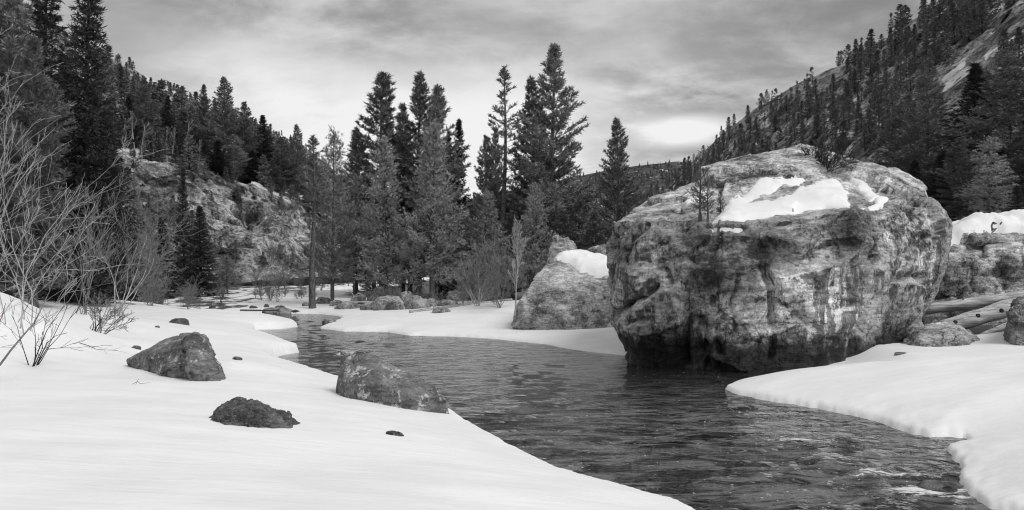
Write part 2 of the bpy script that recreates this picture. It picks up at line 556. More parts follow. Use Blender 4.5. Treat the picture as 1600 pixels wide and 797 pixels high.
def poly_sd(x, y, poly):
    """signed distance, positive outside the polygon"""
    d2 = np.full(x.shape, 1e9)
    inside = np.zeros(x.shape, bool)
    n = len(poly)
    for i in range(n):
        ax, ay = poly[i]
        bx, by = poly[(i + 1) % n]
        ex, ey = bx - ax, by - ay
        t = np.clip(((x - ax) * ex + (y - ay) * ey) / (ex * ex + ey * ey + 1e-12), 0, 1)
        d2 = np.minimum(d2, (x - ax - t * ex) ** 2 + (y - ay - t * ey) ** 2)
        if ay != by:
            c = ((ay > y) != (by > y)) & (x < ex * (y - ay) / ey + ax)
            inside ^= c
    d = np.sqrt(d2)
    return np.where(inside, -d, d)


_cy = [-14, 0, 4, 7, 12, 16, 20, 25, 30, 35, 40, 44, 50, 53, 55, 60, 70]
_cx = [8, 5.6, 4.8, 3.2, 2.6, 1.5, -0.5, -2, -5, -9.3, -10.4, -11.4, -13.4, -18, -40, -50, -90]


def H(x, y, want_sd=False):
    """height of the snow-covered ground"""
    x = np.atleast_1d(np.asarray(x, float))
    y = np.atleast_1d(np.asarray(y, float))
    sd = poly_sd(x, y, RIVER)
    p2 = np.stack([x, y, np.zeros_like(x)], 1)
    near = np.exp(-(sd / 0.8) ** 2)
    sd = sd + near * (0.05 * pnoise(p2 * 2.1) + 0.03 * pnoise(p2 * 6.3))
    sd = sd + near * (0.06 * fbm(p2 * 8.0, 2) + 0.10 * pnoise(p2 * 2.7 + 9)) * sstep(3, 5, x) * (1 - sstep(12, 16, y))
    d = np.maximum(sd, 0)
    cx = np.interp(y, _cy, _cx)
    left = x < cx
    zl = 0.22 + 0.50 * (1 - np.exp(-d / 2.2)) + 0.022 * np.minimum(d, 25)
    zl += 1.25 * np.exp(-((x + 10.6) / 2.1) ** 2 - ((y - 15.2) / 2.4) ** 2)
    zl += 0.5 * np.exp(-((x + 14) / 4) ** 2 - ((y - 22) / 6) ** 2)
    zl += 0.20 * np.exp(-((x + 4.9) / 1.2) ** 2 - ((y - 13.9) / 1.0) ** 2)
    zl += 0.09 * np.clip(-x - 17, 0, 40)
    sl = np.interp(y, [0, 10, 18, 24, 30], [0.14, 0.17, 0.14, 0.06, 0.05])
    zr = 0.035 + 0.17 * (1 - np.exp(-d / 0.8)) + sl * np.minimum(d, 14)
    zr += np.clip((x - 7.5) * 0.17, 0, 4.5) * sstep(21, 36, y)
    gul = sstep(8.0, 9.2, x) * sstep(15.6, 18.0, y) * (1 - sstep(27, 32, y))
    zr = zr * (1 - gul) + gul * (0.62 + 0.03 * (x - 9) + 0.25 * np.exp(-((x - 13.2) / 1.2) ** 2 - ((y - 20.3) / 1.0) ** 2))
    zr += 0.5 * np.exp(-((x - 0.0) / 6) ** 2 - ((y - 43) / 5) ** 2)
    z = np.where(left, zl, zr)
    z += 0.02 * np.maximum(y - 56, 0) * (1 - sstep(-12, -6, x))
    z += (0.05 * pnoise(p2 * 0.35) + 0.025 * pnoise(p2 * 0.9)) * sstep(0.2, 3, d)
    z += 0.028 * pnoise(np.stack([x * 0.7 + 0.3 * y, y * 2.3, x * 0], 1)) * sstep(0.4, 2, d) * (1 - sstep(18, 26, y))
    z += 0.3 * fbm(p2 * 0.3 + 5, 3) * sstep(8, 16, d) * sstep(38, 50, y)
    lip = sstep(-0.03, 0.09, sd)
    z = z * lip - 0.12 * (1 - lip) - 0.5 * sstep(0.0, 0.5, -sd)
    rr = np.hypot(x, y)
    z = z * (1 - sstep(150, 400, rr)) + 1.0 * sstep(150, 400, rr)
    return (z, sd) if want_sd else z


def Hs(x, y):
    return float(H(x, y)[0])


def ground_hit(px, py, d0=3.0, d1=120.0):
    """where the view ray through a photo pixel meets the snow"""
    D = np.geomspace(d0, d1, 1500)
    X = (px - 800) / FPX * D
    Z = CAMZ - (py - HORIZ) / FPX * D
    g = H(X, D)
    k = int(np.argmax(Z <= g))
    if Z[k] > g[k]:
        k = len(D) - 1
    return np.array([X[k], D[k], g[k]])


# ------------------------------------------------------------------ ground sheet
ang = np.concatenate([np.linspace(-180, -52, 40)[:-1], np.linspace(-52, -40, 24)[:-1], np.linspace(-40, 40, 520),
                      np.linspace(40, 52, 24)[1:], np.linspace(52, 180, 40)[1:]])
ang = np.radians(ang)
rad = np.concatenate([[0.02, 0.8], np.geomspace(1.8, 62, 370), np.geomspace(63.5, 160, 50), np.geomspace(175, 6000, 22)])
A, R = np.meshgrid(ang, rad, indexing='ij')
gx, gy = (np.sin(A) * R).ravel(), (np.cos(A) * R).ravel()
gz, gsd = H(gx, gy, True)
cxv = np.interp(gy, _cy, _cx)
litter_shade_mask = np.where(gx > cxv, sstep(9, 13, gsd) * sstep(38, 46, gy) * sstep(-17, -11, gx), 0)
litter_shade_mask = np.maximum(litter_shade_mask, sstep(58, 66, gy) * 0.30)
litter_shade_mask = np.maximum(litter_shade_mask, sstep(9, 15, gx) * sstep(30, 38, gy))
litter_shade_mask = np.maximum(litter_shade_mask, 0.5 * sstep(-14, -22, gx) * sstep(14, 26, gy))
litter_shade_mask = np.maximum(litter_shade_mask, sstep(9.8, 11, gx) * sstep(21.0, 22.0, gy) * (1 - sstep(30, 34, gy)))  # shade between and behind the logs, painted as dark ground
ground = link('ground', mesh_np('ground', np.stack([gx, gy, gz], 1), grid_faces(len(ang), len(rad))[:, ::-1], GROUND, attr={'litter_shade': litter_shade_mask}))
structure(ground, 'snow covered banks and valley floor')

# ------------------------------------------------------------------ river
wa = np.radians(np.linspace(-60, 60, 320))
wr = np.geomspace(2.4, 90, 320)
A, R = np.meshgrid(wa, wr, indexing='ij')
wx, wy = (np.sin(A) * R).ravel(), (np.cos(A) * R).ravel()
p2 = np.stack([wx, wy, np.zeros_like(wx)], 1)
c, s = math.cos(0.95), math.sin(0.95)
fl = np.stack([(wx * c - wy * s), (wx * s + wy * c) * 0.45, np.zeros_like(wx)], 1)
rif = np.zeros_like(wx)
foam = np.zeros_like(wx)
for (px, py, sx_, sy_, ra, fa) in ((1245, 690, 0.9, 0.35, 1.0, 0.55), (1310, 718, 0.7, 0.35, 1.0, 0.45), (1390, 742, 0.9, 0.3, 1.2, 0.55),
                                   (1460, 768, 0.7, 0.28, 1.3, 0.75), (1160, 690, 0.6, 0.3, 0.5, 0.35), (1330, 775, 1.3, 0.5, 0.8, 0.1),
                                   (1200, 740, 1.8, 0.8, 0.6, 0.0), (1000, 715, 1.6, 0.8, 0.35, 0.0), (540, 552, 0.35, 0.9, 1.0, 0.9), (650, 538, 3.0, 0.5, 0.2, 0.36),
                                   (560, 533, 3.0, 0.6, 0.2, 0.3), (1490, 770, 0.25, 0.3, 1.0, 0.7)):
    X0, Y0 = U(px, py, 0)
    g = np.exp(-((wx - X0) / sx_) ** 2 - ((wy - Y0) / sy_) ** 2)
    rif = np.maximum(rif, g * ra)
    foam = np.maximum(foam, g * (fa * 1.3))
rapid = (1 - sstep(11, 19, wy - 0.35 * wx)) * (0.8 + 0.4 * pnoise(p2 * 0.5))
wz = 0.012 * pnoise(p2 * 1.3) + 0.010 * pnoise(fl * 2.6) + rif * (0.10 * fbm(fl * 1.9, 3) + 0.02) + np.clip(rapid, 0, 1) * 0.035 * fbm(fl * 2.4 + 3, 2)
river = link('river', mesh_np('river', np.stack([wx, wy, wz], 1), grid_faces(320, 320)[:, ::-1], WATER, attr={'foam': foam, 'rapid': rapid}))
structure(river, 'dark rippled river')


# ------------------------------------------------------------------ hillsides
def resample(pts, n):
    W = np.array([P(*p) for p in pts])
    t = np.concatenate([[0], np.cumsum(np.linalg.norm(np.diff(W, axis=0), axis=1))])
    tt = np.linspace(0, t[-1], n)
    return np.stack([np.interp(tt, t, W[:, k]) for k in range(3)], 1)


def strip(name, base, ridge, nu, nv, mat, amp, fr, prof=1.0, back=True, ridged=False, drop=0.45, drifts=(), facets=()):
    B, T = resample(base, nu), resample(ridge, nu)
    v = np.linspace(0, 1, nv)
    G = B[:, None, :] * (1 - v)[None, :, None] + T[:, None, :] * v[None, :, None]
    zf = v ** prof
    G[:, :, 2] = B[:, None, 2] * (1 - zf)[None] + T[:, None, 2] * zf[None]
    Q = G.reshape(-1, 3)
    n = fbm(Q * fr, 5, 0.55, ridged) if not ridged else (fbm(Q * fr * np.array([1, 1, 0.7]), 5, 0.55, True) - 0.9)
    for cs, fa in facets:
        n = n + fa / amp * facet(Q * np.array([1, 1, 1.3]) / cs, 5)
    w = np.clip(np.sin(np.pi * np.clip(v, 0.0, 1.0)) * 1.6, 0.25, 1)
    disp = (n * amp).reshape(nu, nv) * w[None]
    G[:, :, 1] -= disp * 0.8
    G[:, :, 2] += disp * 0.5
    if back:
        nb = 10
        k = np.linspace(0, 1, nb + 1)[1:]
        L = np.linalg.norm(T - B, axis=1)
        away = T / (np.linalg.norm(T[:, :2], axis=1)[:, None])
        Bk = G[:, -1][:, None, :] + away[:, None, :] * np.array([1, 1, 0]) * (k[None, :, None] * L[:, None, None])
        Bk[:, :, 2] = G[:, -1, 2][:, None] - (k ** 1.4)[None] * L[:, None] * drop
        G = np.concatenate([G, Bk], 1)
    Q = G.reshape(-1, 3)
    qx, qy = 800 + FPX * Q[:, 0] / Q[:, 1], HORIZ - FPX * (Q[:, 2] - CAMZ) / Q[:, 1]
    dr = np.zeros(len(Q))
    for (x0_, y0_, x1_, y1_, w_) in drifts:      # old snow lying in strips on the slope
        ex, ey = x1_ - x0_, y1_ - y0_
        t_ = np.clip(((qx - x0_) * ex + (qy - y0_) * ey) / (ex * ex + ey * ey), 0, 1)
        dr = np.maximum(dr, np.exp(-(np.hypot(qx - x0_ - t_ * ex, qy - y0_ - t_ * ey) / w_) ** 2))
    o = link(name, mesh_np(name, Q, grid_faces(nu, G.shape[1]), mat, attr={'drift': dr}))
    structure(o)
    return G[:, :nv]


bench = [(-60, 275, 95), (100, 250, 100), (200, 240, 104), (280, 250, 106), (340, 268, 108), (400, 288, 112), (455, 312, 116), (500, 345, 124), (560, 385, 150), (640, 410, 220)]
GL = strip('left_hillside', bench,
           [(-250, -180, 260), (0, -20, 290), (100, 45, 300), (170, 92, 310), (260, 135, 330), (330, 170, 360), (400, 192, 400), (480, 232, 450), (560, 296, 520), (660, 345, 620)],
           240, 110, HILL, 5.0, 0.03, facets=((14.0, 3.0), (5.0, 1.2)), drifts=[(270, 240, 345, 258, 6), (345, 258, 400, 272, 7), (400, 278, 470, 308, 6), (205, 232, 235, 240, 5), (230, 122, 262, 138, 6), (270, 140, 300, 160, 5), (430, 210, 460, 232, 5)])
GC = strip('rock_cliff', [(-60, 450, 62), (100, 452, 68), (200, 452, 76), (280, 452, 82), (350, 448, 88), (430, 440, 92), (490, 436, 98), (540, 436, 106), (600, 436, 130), (680, 436, 200)],
           bench, 300, 150, CLIFF, 2.4, 0.10, 0.85, back=False, ridged=True, facets=((7.0, 2.2), (2.6, 1.0), (1.0, 0.35)), drifts=[(395, 285, 455, 314, 3), (200, 243, 215, 252, 3), (352, 272, 380, 280, 3), (205, 262, 214, 268, 3), (225, 318, 234, 322, 3)])
GR = strip('right_hillside', [(2000, 420, 52), (1640, 360, 62), (1500, 345, 80), (1350, 380, 105), (1200, 400, 140), (1100, 415, 180), (1000, 425, 240), (930, 432, 340)],
           [(2100, -420, 150), (1760, -190, 168), (1600, -75, 185), (1440, 22, 210), (1330, 92, 230), (1250, 128, 250), (1180, 170, 270), (1130, 208, 290),
            (1090, 246, 312), (1040, 290, 345), (985, 325, 400), (920, 350, 480)], 280, 150, HILL, 3.2, 0.05, facets=((11.0, 2.2), (4.0, 1.0)),
           drifts=[(1542, 88, 1568, 74, 5), (1478, 122, 1506, 100, 5), (1372, 196, 1400, 168, 5), (1545, 22, 1600, -8, 4), (1298, 198, 1312, 210, 5), (1440, 70, 1460, 62, 4), (1480, 60, 1500, 48, 4), (1390, 140, 1402, 130, 4), (1320, 245, 1330, 230, 4)])
GF = strip('far_hill', [(500, 430, 700), (700, 430, 700), (900, 430, 700), (1060, 430, 700), (1300, 430, 700)],
           [(500, 330, 1100), (700, 318, 1100), (860, 285, 1100), (940, 268, 1080), (1000, 258, 1060), (1060, 252, 1050), (1150, 262, 1100), (1300, 300, 1200)],
           160, 50, FARHILL, 9.0, 0.012)


def to_px(w):
    return 800 + FPX * w[0] / w[1], HORIZ - FPX * (w[2] - CAMZ) / w[1]


# ------------------------------------------------------------------ rocks
def hull_rock(hulls, voxel, smooth_it, amps, seed, crack=0.0, strata=0.0, scale=1.0, facets=()):
    """closed hulls merged, rounded and weathered -> vertices, quads (world space)"""
    bm = bmesh.new()
    for pts in hulls:
        vs = [bm.verts.new(tuple(p)) for p in pts]
        r = bmesh.ops.convex_hull(bm, input=vs)
        dele = [g for g in r['geom_interior'] if isinstance(g, bmesh.types.BMVert)]
        bmesh.ops.delete(bm, geom=dele, context='VERTS')
    me = bpy.data.meshes.new('tmp')
    bm.to_mesh(me)
    bm.free()
    ob = bpy.data.objects.new('tmp', me)
    COL.objects.link(ob)
    md = ob.modifiers.new('r', 'REMESH')
    md.mode = 'VOXEL'
    md.voxel_size = voxel
    if smooth_it:
        sm = ob.modifiers.new('s', 'SMOOTH')
        sm.factor = 0.5
        sm.iterations = smooth_it
    dg = bpy.context.evaluated_depsgraph_get()
    ev = ob.evaluated_get(dg)
    m2 = bpy.data.meshes.new_from_object(ev)
    bpy.data.objects.remove(ob)
    bpy.data.meshes.remove(me)
    n = len(m2.vertices)
    V = np.empty(n * 3, np.float32)
    m2.vertices.foreach_get('co', V)
    V = V.reshape(-1, 3).astype(float)
    F = np.array([p.vertices[:] for p in m2.polygons if len(p.vertices) == 4], np.int32)
    bpy.data.meshes.remove(m2)

    def normals():
        nn = np.zeros_like(V)
        a, b, c, d = (V[F[:, k]] for k in range(4))
        fn = np.cross(c - a, d - b)
        for k in range(4):
            np.add.at(nn, F[:, k], fn)
        return nn / (np.linalg.norm(nn, axis=1)[:, None] + 1e-12)
    q = V + seed * 3.7
    nn = normals()
    V = V + nn * (amps[0] * fbm(q * 0.55 / scale, 3))[:, None]
    nn = normals()
    h = amps[1] * fbm(q * 1.8 / scale, 4, 0.55, True) + amps[2] * fbm(q * 6.0 / scale, 3, 0.6)
    if strata:
        qs = q @ np.array([[0.9, 0.2, 0.35], [-0.1, 0.95, 0.25], [-0.4, -0.2, 0.9]]).T
        h = h + strata * fbm(qs * np.array([0.5, 0.5, 3.2]) / scale, 4, 0.6, True)
    for cs, fa in facets:
        wq = q + 0.12 * cs * np.stack([pnoise(q * 1.3 / cs + k * 7) for k in range(3)], 1)
        h = h + fa * facet(wq @ np.array([[0.9, 0.1, 0.4], [-0.2, 0.95, 0.2], [-0.38, -0.28, 0.88]]).T * np.array([1, 1, 1.5]) / cs, seed)
    if crack:
        wq = q + 0.35 * scale * np.stack([pnoise(q * 0.9 / scale + k * 9) for k in range(3)], 1)
        f1, f2 = voro(wq * 0.62 / scale, seed)
        f3, f4 = voro(wq * 1.5 / scale + 5, seed)
        gate = sstep(0.05, 0.35, pnoise(q * 0.35 / scale + 40))
        h = h - crack * gate * np.exp(-((f2 - f1) / 0.04) ** 2) - 0.3 * crack * sstep(0.0, 0.3, pnoise(q * 0.6 / scale + 80)) * np.exp(-((f4 - f3) / 0.05) ** 2)
    V = V + nn * h[:, None]
    return V, F


def carve(V, bv, lines, wob, ctr):
    """press clefts into a rock along lines traced on its surface"""
    push = np.zeros(len(V))
    for pts, hw_, dep in lines:
        W = [ray_px(bv, *q) for q in pts]
        W = np.array([w for w in W if w is not None])
        if len(W) == 0:
            continue
        if len(W) == 1:
            W = np.concatenate([W, W + 0.05])
        dmin = np.full(len(V), 9.0)
        for a_, b_ in zip(W[:-1], W[1:]):
            e_ = b_ - a_
            t_ = np.clip(((V + wob - a_) @ e_) / (e_ @ e_ + 1e-9), 0, 1)
            dmin = np.minimum(dmin, np.linalg.norm(V + wob - a_ - t_[:, None] * e_, axis=1))
        push = np.maximum(push, dep * np.exp(-(dmin / hw_) ** 2))
    dirv = V - ctr
    dirv /= np.linalg.norm(dirv, axis=1)[:, None]
    return V - dirv * push[:, None]


BVH = {}


def add_rock(name, label, hulls, voxel, mat, seed, amps, smooth_it=6, crack=0.0, strata=0.0, scale=1.0, group=None, cat='rock', parent=None, facets=(), clefts=None):
    V, F = hull_rock(hulls, voxel, smooth_it, amps, seed, crack, strata, scale, facets)
    if clefts:
        V = carve(V, BVHTree.FromPolygons([tuple(v) for v in V], [tuple(f) for f in F]), clefts, np.zeros_like(V), V.mean(0) + [0, 0.15, 0])
    o0 = V.mean(0)
    o0[2] = V[:, 2].min()
    me = mesh_np(name, V - o0, F, mat)
    if parent is None:
        o = link(name, me, None, o0)
        tag(o, label, cat, group)
    else:
        o = link(name, me, parent, o0 - np.array(parent.location))
    o_b = BVHTree.FromPolygons([tuple(v) for v in V], [tuple(f) for f in F])
    BVH[o.name] = o_b
    return o


def ray_px(bv, px, py):
    d = Vector(((px - 800) / FPX, 1.0, (HORIZ - py) / FPX)).normalized()
    loc, nor, i, dist = bv.ray_cast(Vector((0, 0, CAMZ)), d, 400)
    return None if loc is None else np.array(loc)


def snow_patch(name, label, bvs, outline, thick, step, edge=0.18, extra=None, group=None, slide=0.12):
    """a cushion of snow lying on rock: outline in the photograph carried onto the rock surface"""
    pts = []
    for (px, py) in outline:
        for bv in bvs:
            h = ray_px(bv, px, py)
            if h is not None:
                pts.append(h)
                break
    poly = np.array(pts)[:, :2]
    if extra is not None:
        poly = np.array(extra(poly))
    lo, hi = poly.min(0) - 3 * step, poly.max(0) + 3 * step
    xs, ys = np.arange(lo[0], hi[0], step), np.arange(lo[1], hi[1], step)
    Xg, Yg = np.meshgrid(xs, ys, indexing='ij')
    sd = -poly_sd(Xg.ravel(), Yg.ravel(), poly).reshape(Xg.shape)
    Z = np.full(Xg.shape, np.nan)
    for i in range(len(xs)):
        for j in range(len(ys)):
            if sd[i, j] > -2.6 * step:
                best = None
                for bv in bvs:
                    loc = bv.ray_cast(Vector((xs[i], ys[j], 60)), Vector((0, 0, -1)))[0]
                    if loc is not None and (best is None or loc.z > best):
                        best = loc.z
                if best is not None:
                    Z[i, j] = best
    ok = ~np.isnan(Z)
    Zs = np.where(ok, Z, 0)
    for _ in range(14 if step < 0.1 else 40):
        acc, cnt = np.zeros_like(Zs), np.zeros_like(Zs)
        for a in (-1, 0, 1):
            for b in (-1, 0, 1):
                sh = np.roll(np.roll(Zs, a, 0), b, 1)
                so = np.roll(np.roll(ok, a, 0), b, 1)
                acc += np.where(so, sh, 0)
                cnt += so
        Zs = np.where(ok, acc / np.maximum(cnt, 1), 0)
    pn = np.stack([Xg.ravel(), Yg.ravel(), np.zeros(Xg.size)], 1)
    gxs, gys = np.gradient(np.where(ok, Z, np.nan), step)
    slope = np.nan_to_num(np.hypot(gxs, gys), nan=1.0)
    for _ in range(3):
        slope = (slope + np.roll(slope, 1, 0) + np.roll(slope, -1, 0) + np.roll(slope, 1, 1) + np.roll(slope, -1, 1)) / 5
    sd = sd - slide * np.maximum(slope - 1.3, 0)       # snow does not hold where the rock drops away
    sdn = sd + 0.14 * pnoise(pn * 2.2).reshape(sd.shape) + 0.07 * pnoise(pn * 6).reshape(sd.shape)
    t = np.where(sdn > 0, thick * (1 - np.exp(-np.maximum(sdn, 0) / edge)), sdn * 1.2) * (0.85 + 0.3 * pnoise(pn * 0.8).reshape(sd.shape))
    top = np.maximum(Zs, Z - 0.02 * 0) * (sdn > 0) + Zs * (sdn <= 0) + t
    top = np.where(sdn <= 0, np.minimum(top, Z - 0.02 + np.minimum(sdn, 0)), np.maximum(top, Z + t * 0.4))
    idx = -np.ones(Xg.shape, int)
    idx[ok] = np.arange(ok.sum())
    V = np.stack([Xg[ok], Yg[ok], top[ok]], 1)
    f = []
    for i in range(len(xs) - 1):
        for j in range(len(ys) - 1):
            q = (idx[i, j], idx[i + 1, j], idx[i + 1, j + 1], idx[i, j + 1])
            if min(q) >= 0 and max(sd[i, j], sd[i + 1, j], sd[i + 1, j + 1], sd[i, j + 1]) > -1.5 * step:
                f.append(q)
    n = len(V)
    base = V.copy()
    base[:, 2] = Z[ok] - 0.35
    F = np.array(f)
    me = mesh_np(name, np.concatenate([V, base]), np.concatenate([F, F[:, ::-1] + n]), SNOW)
    o = link(name, me)
    o0 = V.mean(0)
    me.transform(__import__('mathutils').Matrix.Translation(tuple(-o0)))
    o.location = o0
    tag(o, label, 'snow', group)
    return o


# the great boulder
BB = [P(*a) for a in (
    (988, 592, 21.2), (1080, 604, 20.0), (1225, 610, 19.5), (1330, 592, 19.9), (1370, 584, 21.2), (1425, 560, 23), (1300, 520, 28), (1000, 530, 27),
    (964, 505, 22.2), (960, 402, 22.2), (964, 366, 22.6), (1000, 480, 20.7), (1100, 420, 19.7), (1220, 430, 19.0), (1330, 410, 19.1), (1400, 430, 19.8),
    (1481, 355, 22.4), (1477, 400, 22.1), (1464, 455, 22), (1438, 520, 21.8),
    (1000, 342, 21.4), (1100, 347, 20.4), (1220, 343, 19.9), (1330, 332, 20.0), (1400, 322, 20.7), (1455, 322, 22.2), (1385, 508, 20.7), (1300, 520, 19.2), (1140, 520, 19.5))]
BT = [P(*a) for a in (
    (966, 356, 22.8), (1004, 340, 24), (1052, 306, 25.2), (1102, 284, 26), (1150, 260, 26.6), (1200, 238, 26.8), (1250, 231, 26.8), (1300, 242, 26.8), (1350, 246, 26.4), (1390, 266, 26.2),
    (1425, 302, 25.5), (1440, 326, 24.4), (1000, 355, 22), (1100, 345, 21.2), (1220, 340, 20.6), (1330, 328, 20.6), (1420, 322, 21.6),
    (1000, 345, 28), (1400, 320, 29.5), (1100, 290, 30), (1300, 275, 30), (1000, 500, 27), (1400, 500, 27))]
CARVE = [  # clefts and ledges of the great boulder, traced on its surface: points, half width, depth
    ([(1012, 352), (998, 364), (984, 384), (976, 408)], 0.072, 0.401), ([(1020, 448), (996, 468), (975, 484), (956, 498)], 0.115, 0.547),
    ([(1012, 500), (985, 506), (960, 512)], 0.058, 0.274), ([(1078, 505), (1070, 540), (1072, 575)], 0.065, 0.456), ([(1096, 500), (1102, 540), (1108, 578)], 0.072, 0.510),
    ([(1118, 515), (1124, 548), (1122, 578)], 0.058, 0.401), ([(1192, 418), (1203, 436), (1208, 446)], 0.101, 0.365), ([(1113, 468), (1113, 474)], 0.065, 0.274),
    ([(1206, 446), (1204, 490), (1210, 530), (1206, 560)], 0.072, 0.292), ([(1240, 490), (1238, 530)], 0.050, 0.219), ([(1215, 470), (1260, 505), (1310, 540)], 0.072, 0.182),
    ([(1340, 300), (1380, 296), (1420, 304), (1448, 320)], 0.072, 0.365), ([(1360, 345), (1368, 370), (1362, 400), (1350, 430)], 0.050, 0.219),
    ([(1440, 432), (1400, 436), (1368, 470), (1340, 520), (1330, 560)], 0.101, 0.255), ([(1190, 232), (1215, 256), (1230, 280)], 0.050, 0.182), ([(1160, 240), (1130, 262), (1090, 292), (1050, 318)], 0.050, 0.163),
    ([(1220, 232), (1180, 262), (1130, 300)], 0.050, 0.128), ([(1260, 236), (1300, 262), (1330, 300)], 0.072, 0.255), ([(1050, 330), (1100, 352), (1150, 358), (1230, 350), (1300, 338)], 0.058, 0.128),
    ([(1300, 352), (1312, 400), (1300, 450)], 0.050, 0.146), ([(1150, 440), (1140, 480), (1150, 520)], 0.050, 0.182), ([(1040, 420), (1060, 470), (1050, 520)], 0.050, 0.182), ([(1408, 345), (1412, 400), (1400, 430)], 0.050, 0.128)]
STAIN_SHADING = [(1150, 395, 1.0, 0.9, -0.75), (1195, 402, 0.6, 0.5, -0.6), (1335, 372, 0.35, 0.9, -0.8), (1300, 380, 0.15, 0.9, -0.5), (1000, 470, 0.7, 0.5, -0.6), (1085, 540, 1.0, 0.6, -0.7), (1250, 558, 1.2, 0.4, -0.6), (1395, 545, 0.9, 0.5, -0.75),  # mineral stains, with skylight on top and shade at the undercut painted in
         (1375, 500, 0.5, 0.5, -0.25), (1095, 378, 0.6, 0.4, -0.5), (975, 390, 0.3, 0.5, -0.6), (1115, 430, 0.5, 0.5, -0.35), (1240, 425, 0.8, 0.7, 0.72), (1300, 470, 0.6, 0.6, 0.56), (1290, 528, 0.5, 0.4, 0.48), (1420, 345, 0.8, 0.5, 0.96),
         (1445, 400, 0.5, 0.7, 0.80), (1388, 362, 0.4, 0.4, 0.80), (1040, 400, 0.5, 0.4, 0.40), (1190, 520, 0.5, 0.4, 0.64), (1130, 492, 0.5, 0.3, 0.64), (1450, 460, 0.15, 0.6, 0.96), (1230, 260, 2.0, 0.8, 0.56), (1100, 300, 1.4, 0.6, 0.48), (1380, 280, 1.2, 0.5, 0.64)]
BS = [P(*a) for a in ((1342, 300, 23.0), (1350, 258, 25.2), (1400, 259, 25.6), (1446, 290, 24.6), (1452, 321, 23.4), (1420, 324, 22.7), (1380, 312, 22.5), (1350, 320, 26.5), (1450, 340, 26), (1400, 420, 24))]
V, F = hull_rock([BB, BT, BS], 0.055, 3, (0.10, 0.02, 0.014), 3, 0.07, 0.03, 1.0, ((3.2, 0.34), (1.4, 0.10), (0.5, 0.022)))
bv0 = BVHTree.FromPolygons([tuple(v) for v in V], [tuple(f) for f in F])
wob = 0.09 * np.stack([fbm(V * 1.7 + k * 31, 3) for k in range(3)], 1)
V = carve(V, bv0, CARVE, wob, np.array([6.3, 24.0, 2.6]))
stain_shading = np.zeros(len(V))
for px_, py_, rx_, rz_, am_ in STAIN_SHADING:
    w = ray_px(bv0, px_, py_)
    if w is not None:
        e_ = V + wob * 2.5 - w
        stain_shading += am_ * np.exp(-(e_[:, 0] / rx_) ** 2 - (e_[:, 1] / max(rx_, rz_, 0.8)) ** 2 - (e_[:, 2] / rz_) ** 2)
o0 = np.array([V[:, 0].mean(), V[:, 1].mean(), V[:, 2].min()])
boulder = link('giant_boulder', mesh_np('giant_boulder', V - o0, F, ROCK_BIG, attr={'stain_shading': np.clip(stain_shading, -0.85, 1.3)}), None, tuple(o0))
tag(boulder, 'giant cracked grey boulder with lichen and snow on its top, rising from the river', 'boulder')
BVH[boulder.name] = BVHTree.FromPolygons([tuple(v) for v in V], [tuple(f) for f in F])
bvB = BVH[boulder.name]
snow_patch('snow_patch', 'large white snow patch across the sloping top of the giant boulder', [bvB],
           [(1112, 348), (1150, 352), (1200, 340), (1240, 333), (1290, 326), (1330, 324), (1326, 300), (1312, 282), (1286, 282), (1262, 290), (1240, 304), (1206, 315), (1168, 318),
            (1190, 306), (1218, 296), (1250, 290), (1256, 280), (1236, 276), (1206, 278), (1172, 294), (1140, 312), (1126, 330)], 0.09, 0.06, 0.12)
snow_patch('snow_patch', 'narrow snow streak near the right shoulder of the giant boulder top', [bvB],
           [(1312, 262), (1335, 268), (1352, 280), (1360, 296), (1378, 310), (1392, 322), (1384, 330), (1350, 331), (1340, 326), (1368, 318), (1348, 304), (1336, 288), (1318, 272)], 0.11, 0.05, 0.08)
snow_patch('snow_patch', 'tiny snow sliver on the left slope of the giant boulder top', [bvB],
           [(1068, 318), (1090, 306), (1094, 310), (1072, 321)], 0.1, 0.05, 0.1)

# paler boulder behind it on the far bank
B2 = [P(*a) for a in ((800, 512, 32.5), (880, 520, 31.2), (960, 515, 31.5), (1010, 510, 33), (815, 470, 32.3), (840, 432, 33), (862, 407, 34), (885, 404, 34.5), (905, 425, 33.2), (960, 430, 33),
                      (1010, 440, 33.4), (820, 480, 36), (870, 410, 36.5), (960, 410, 37), (1010, 430, 37), (1010, 510, 37), (900, 462, 31.7), (960, 462, 31.8), (830, 500, 31.9))]
b2 = add_rock('pale_boulder', 'pale speckled boulder with a snow cap, left behind the giant boulder', [B2], 0.08, ROCK_PALE, 5, (0.10, 0.04, 0.03), 3, crack=0.04, strata=0.03, cat='boulder', facets=((1.2, 0.10), (0.45, 0.05)))
snow_patch('snow_blanket', 'smooth snow cap on the pale boulder beside the giant one', [BVH[b2.name]],
           [(868, 405), (890, 412), (905, 424), (925, 431), (955, 432), (985, 434)], 0.30, 0.08, 0.2,
           extra=lambda q: list(q) + [(q[-1][0] + 1.0, q[-1][1] + 1.5), (q[-1][0] + 0.5, 36.6), (q[0][0] + 0.8, 36.2), (q[0][0], 35)])


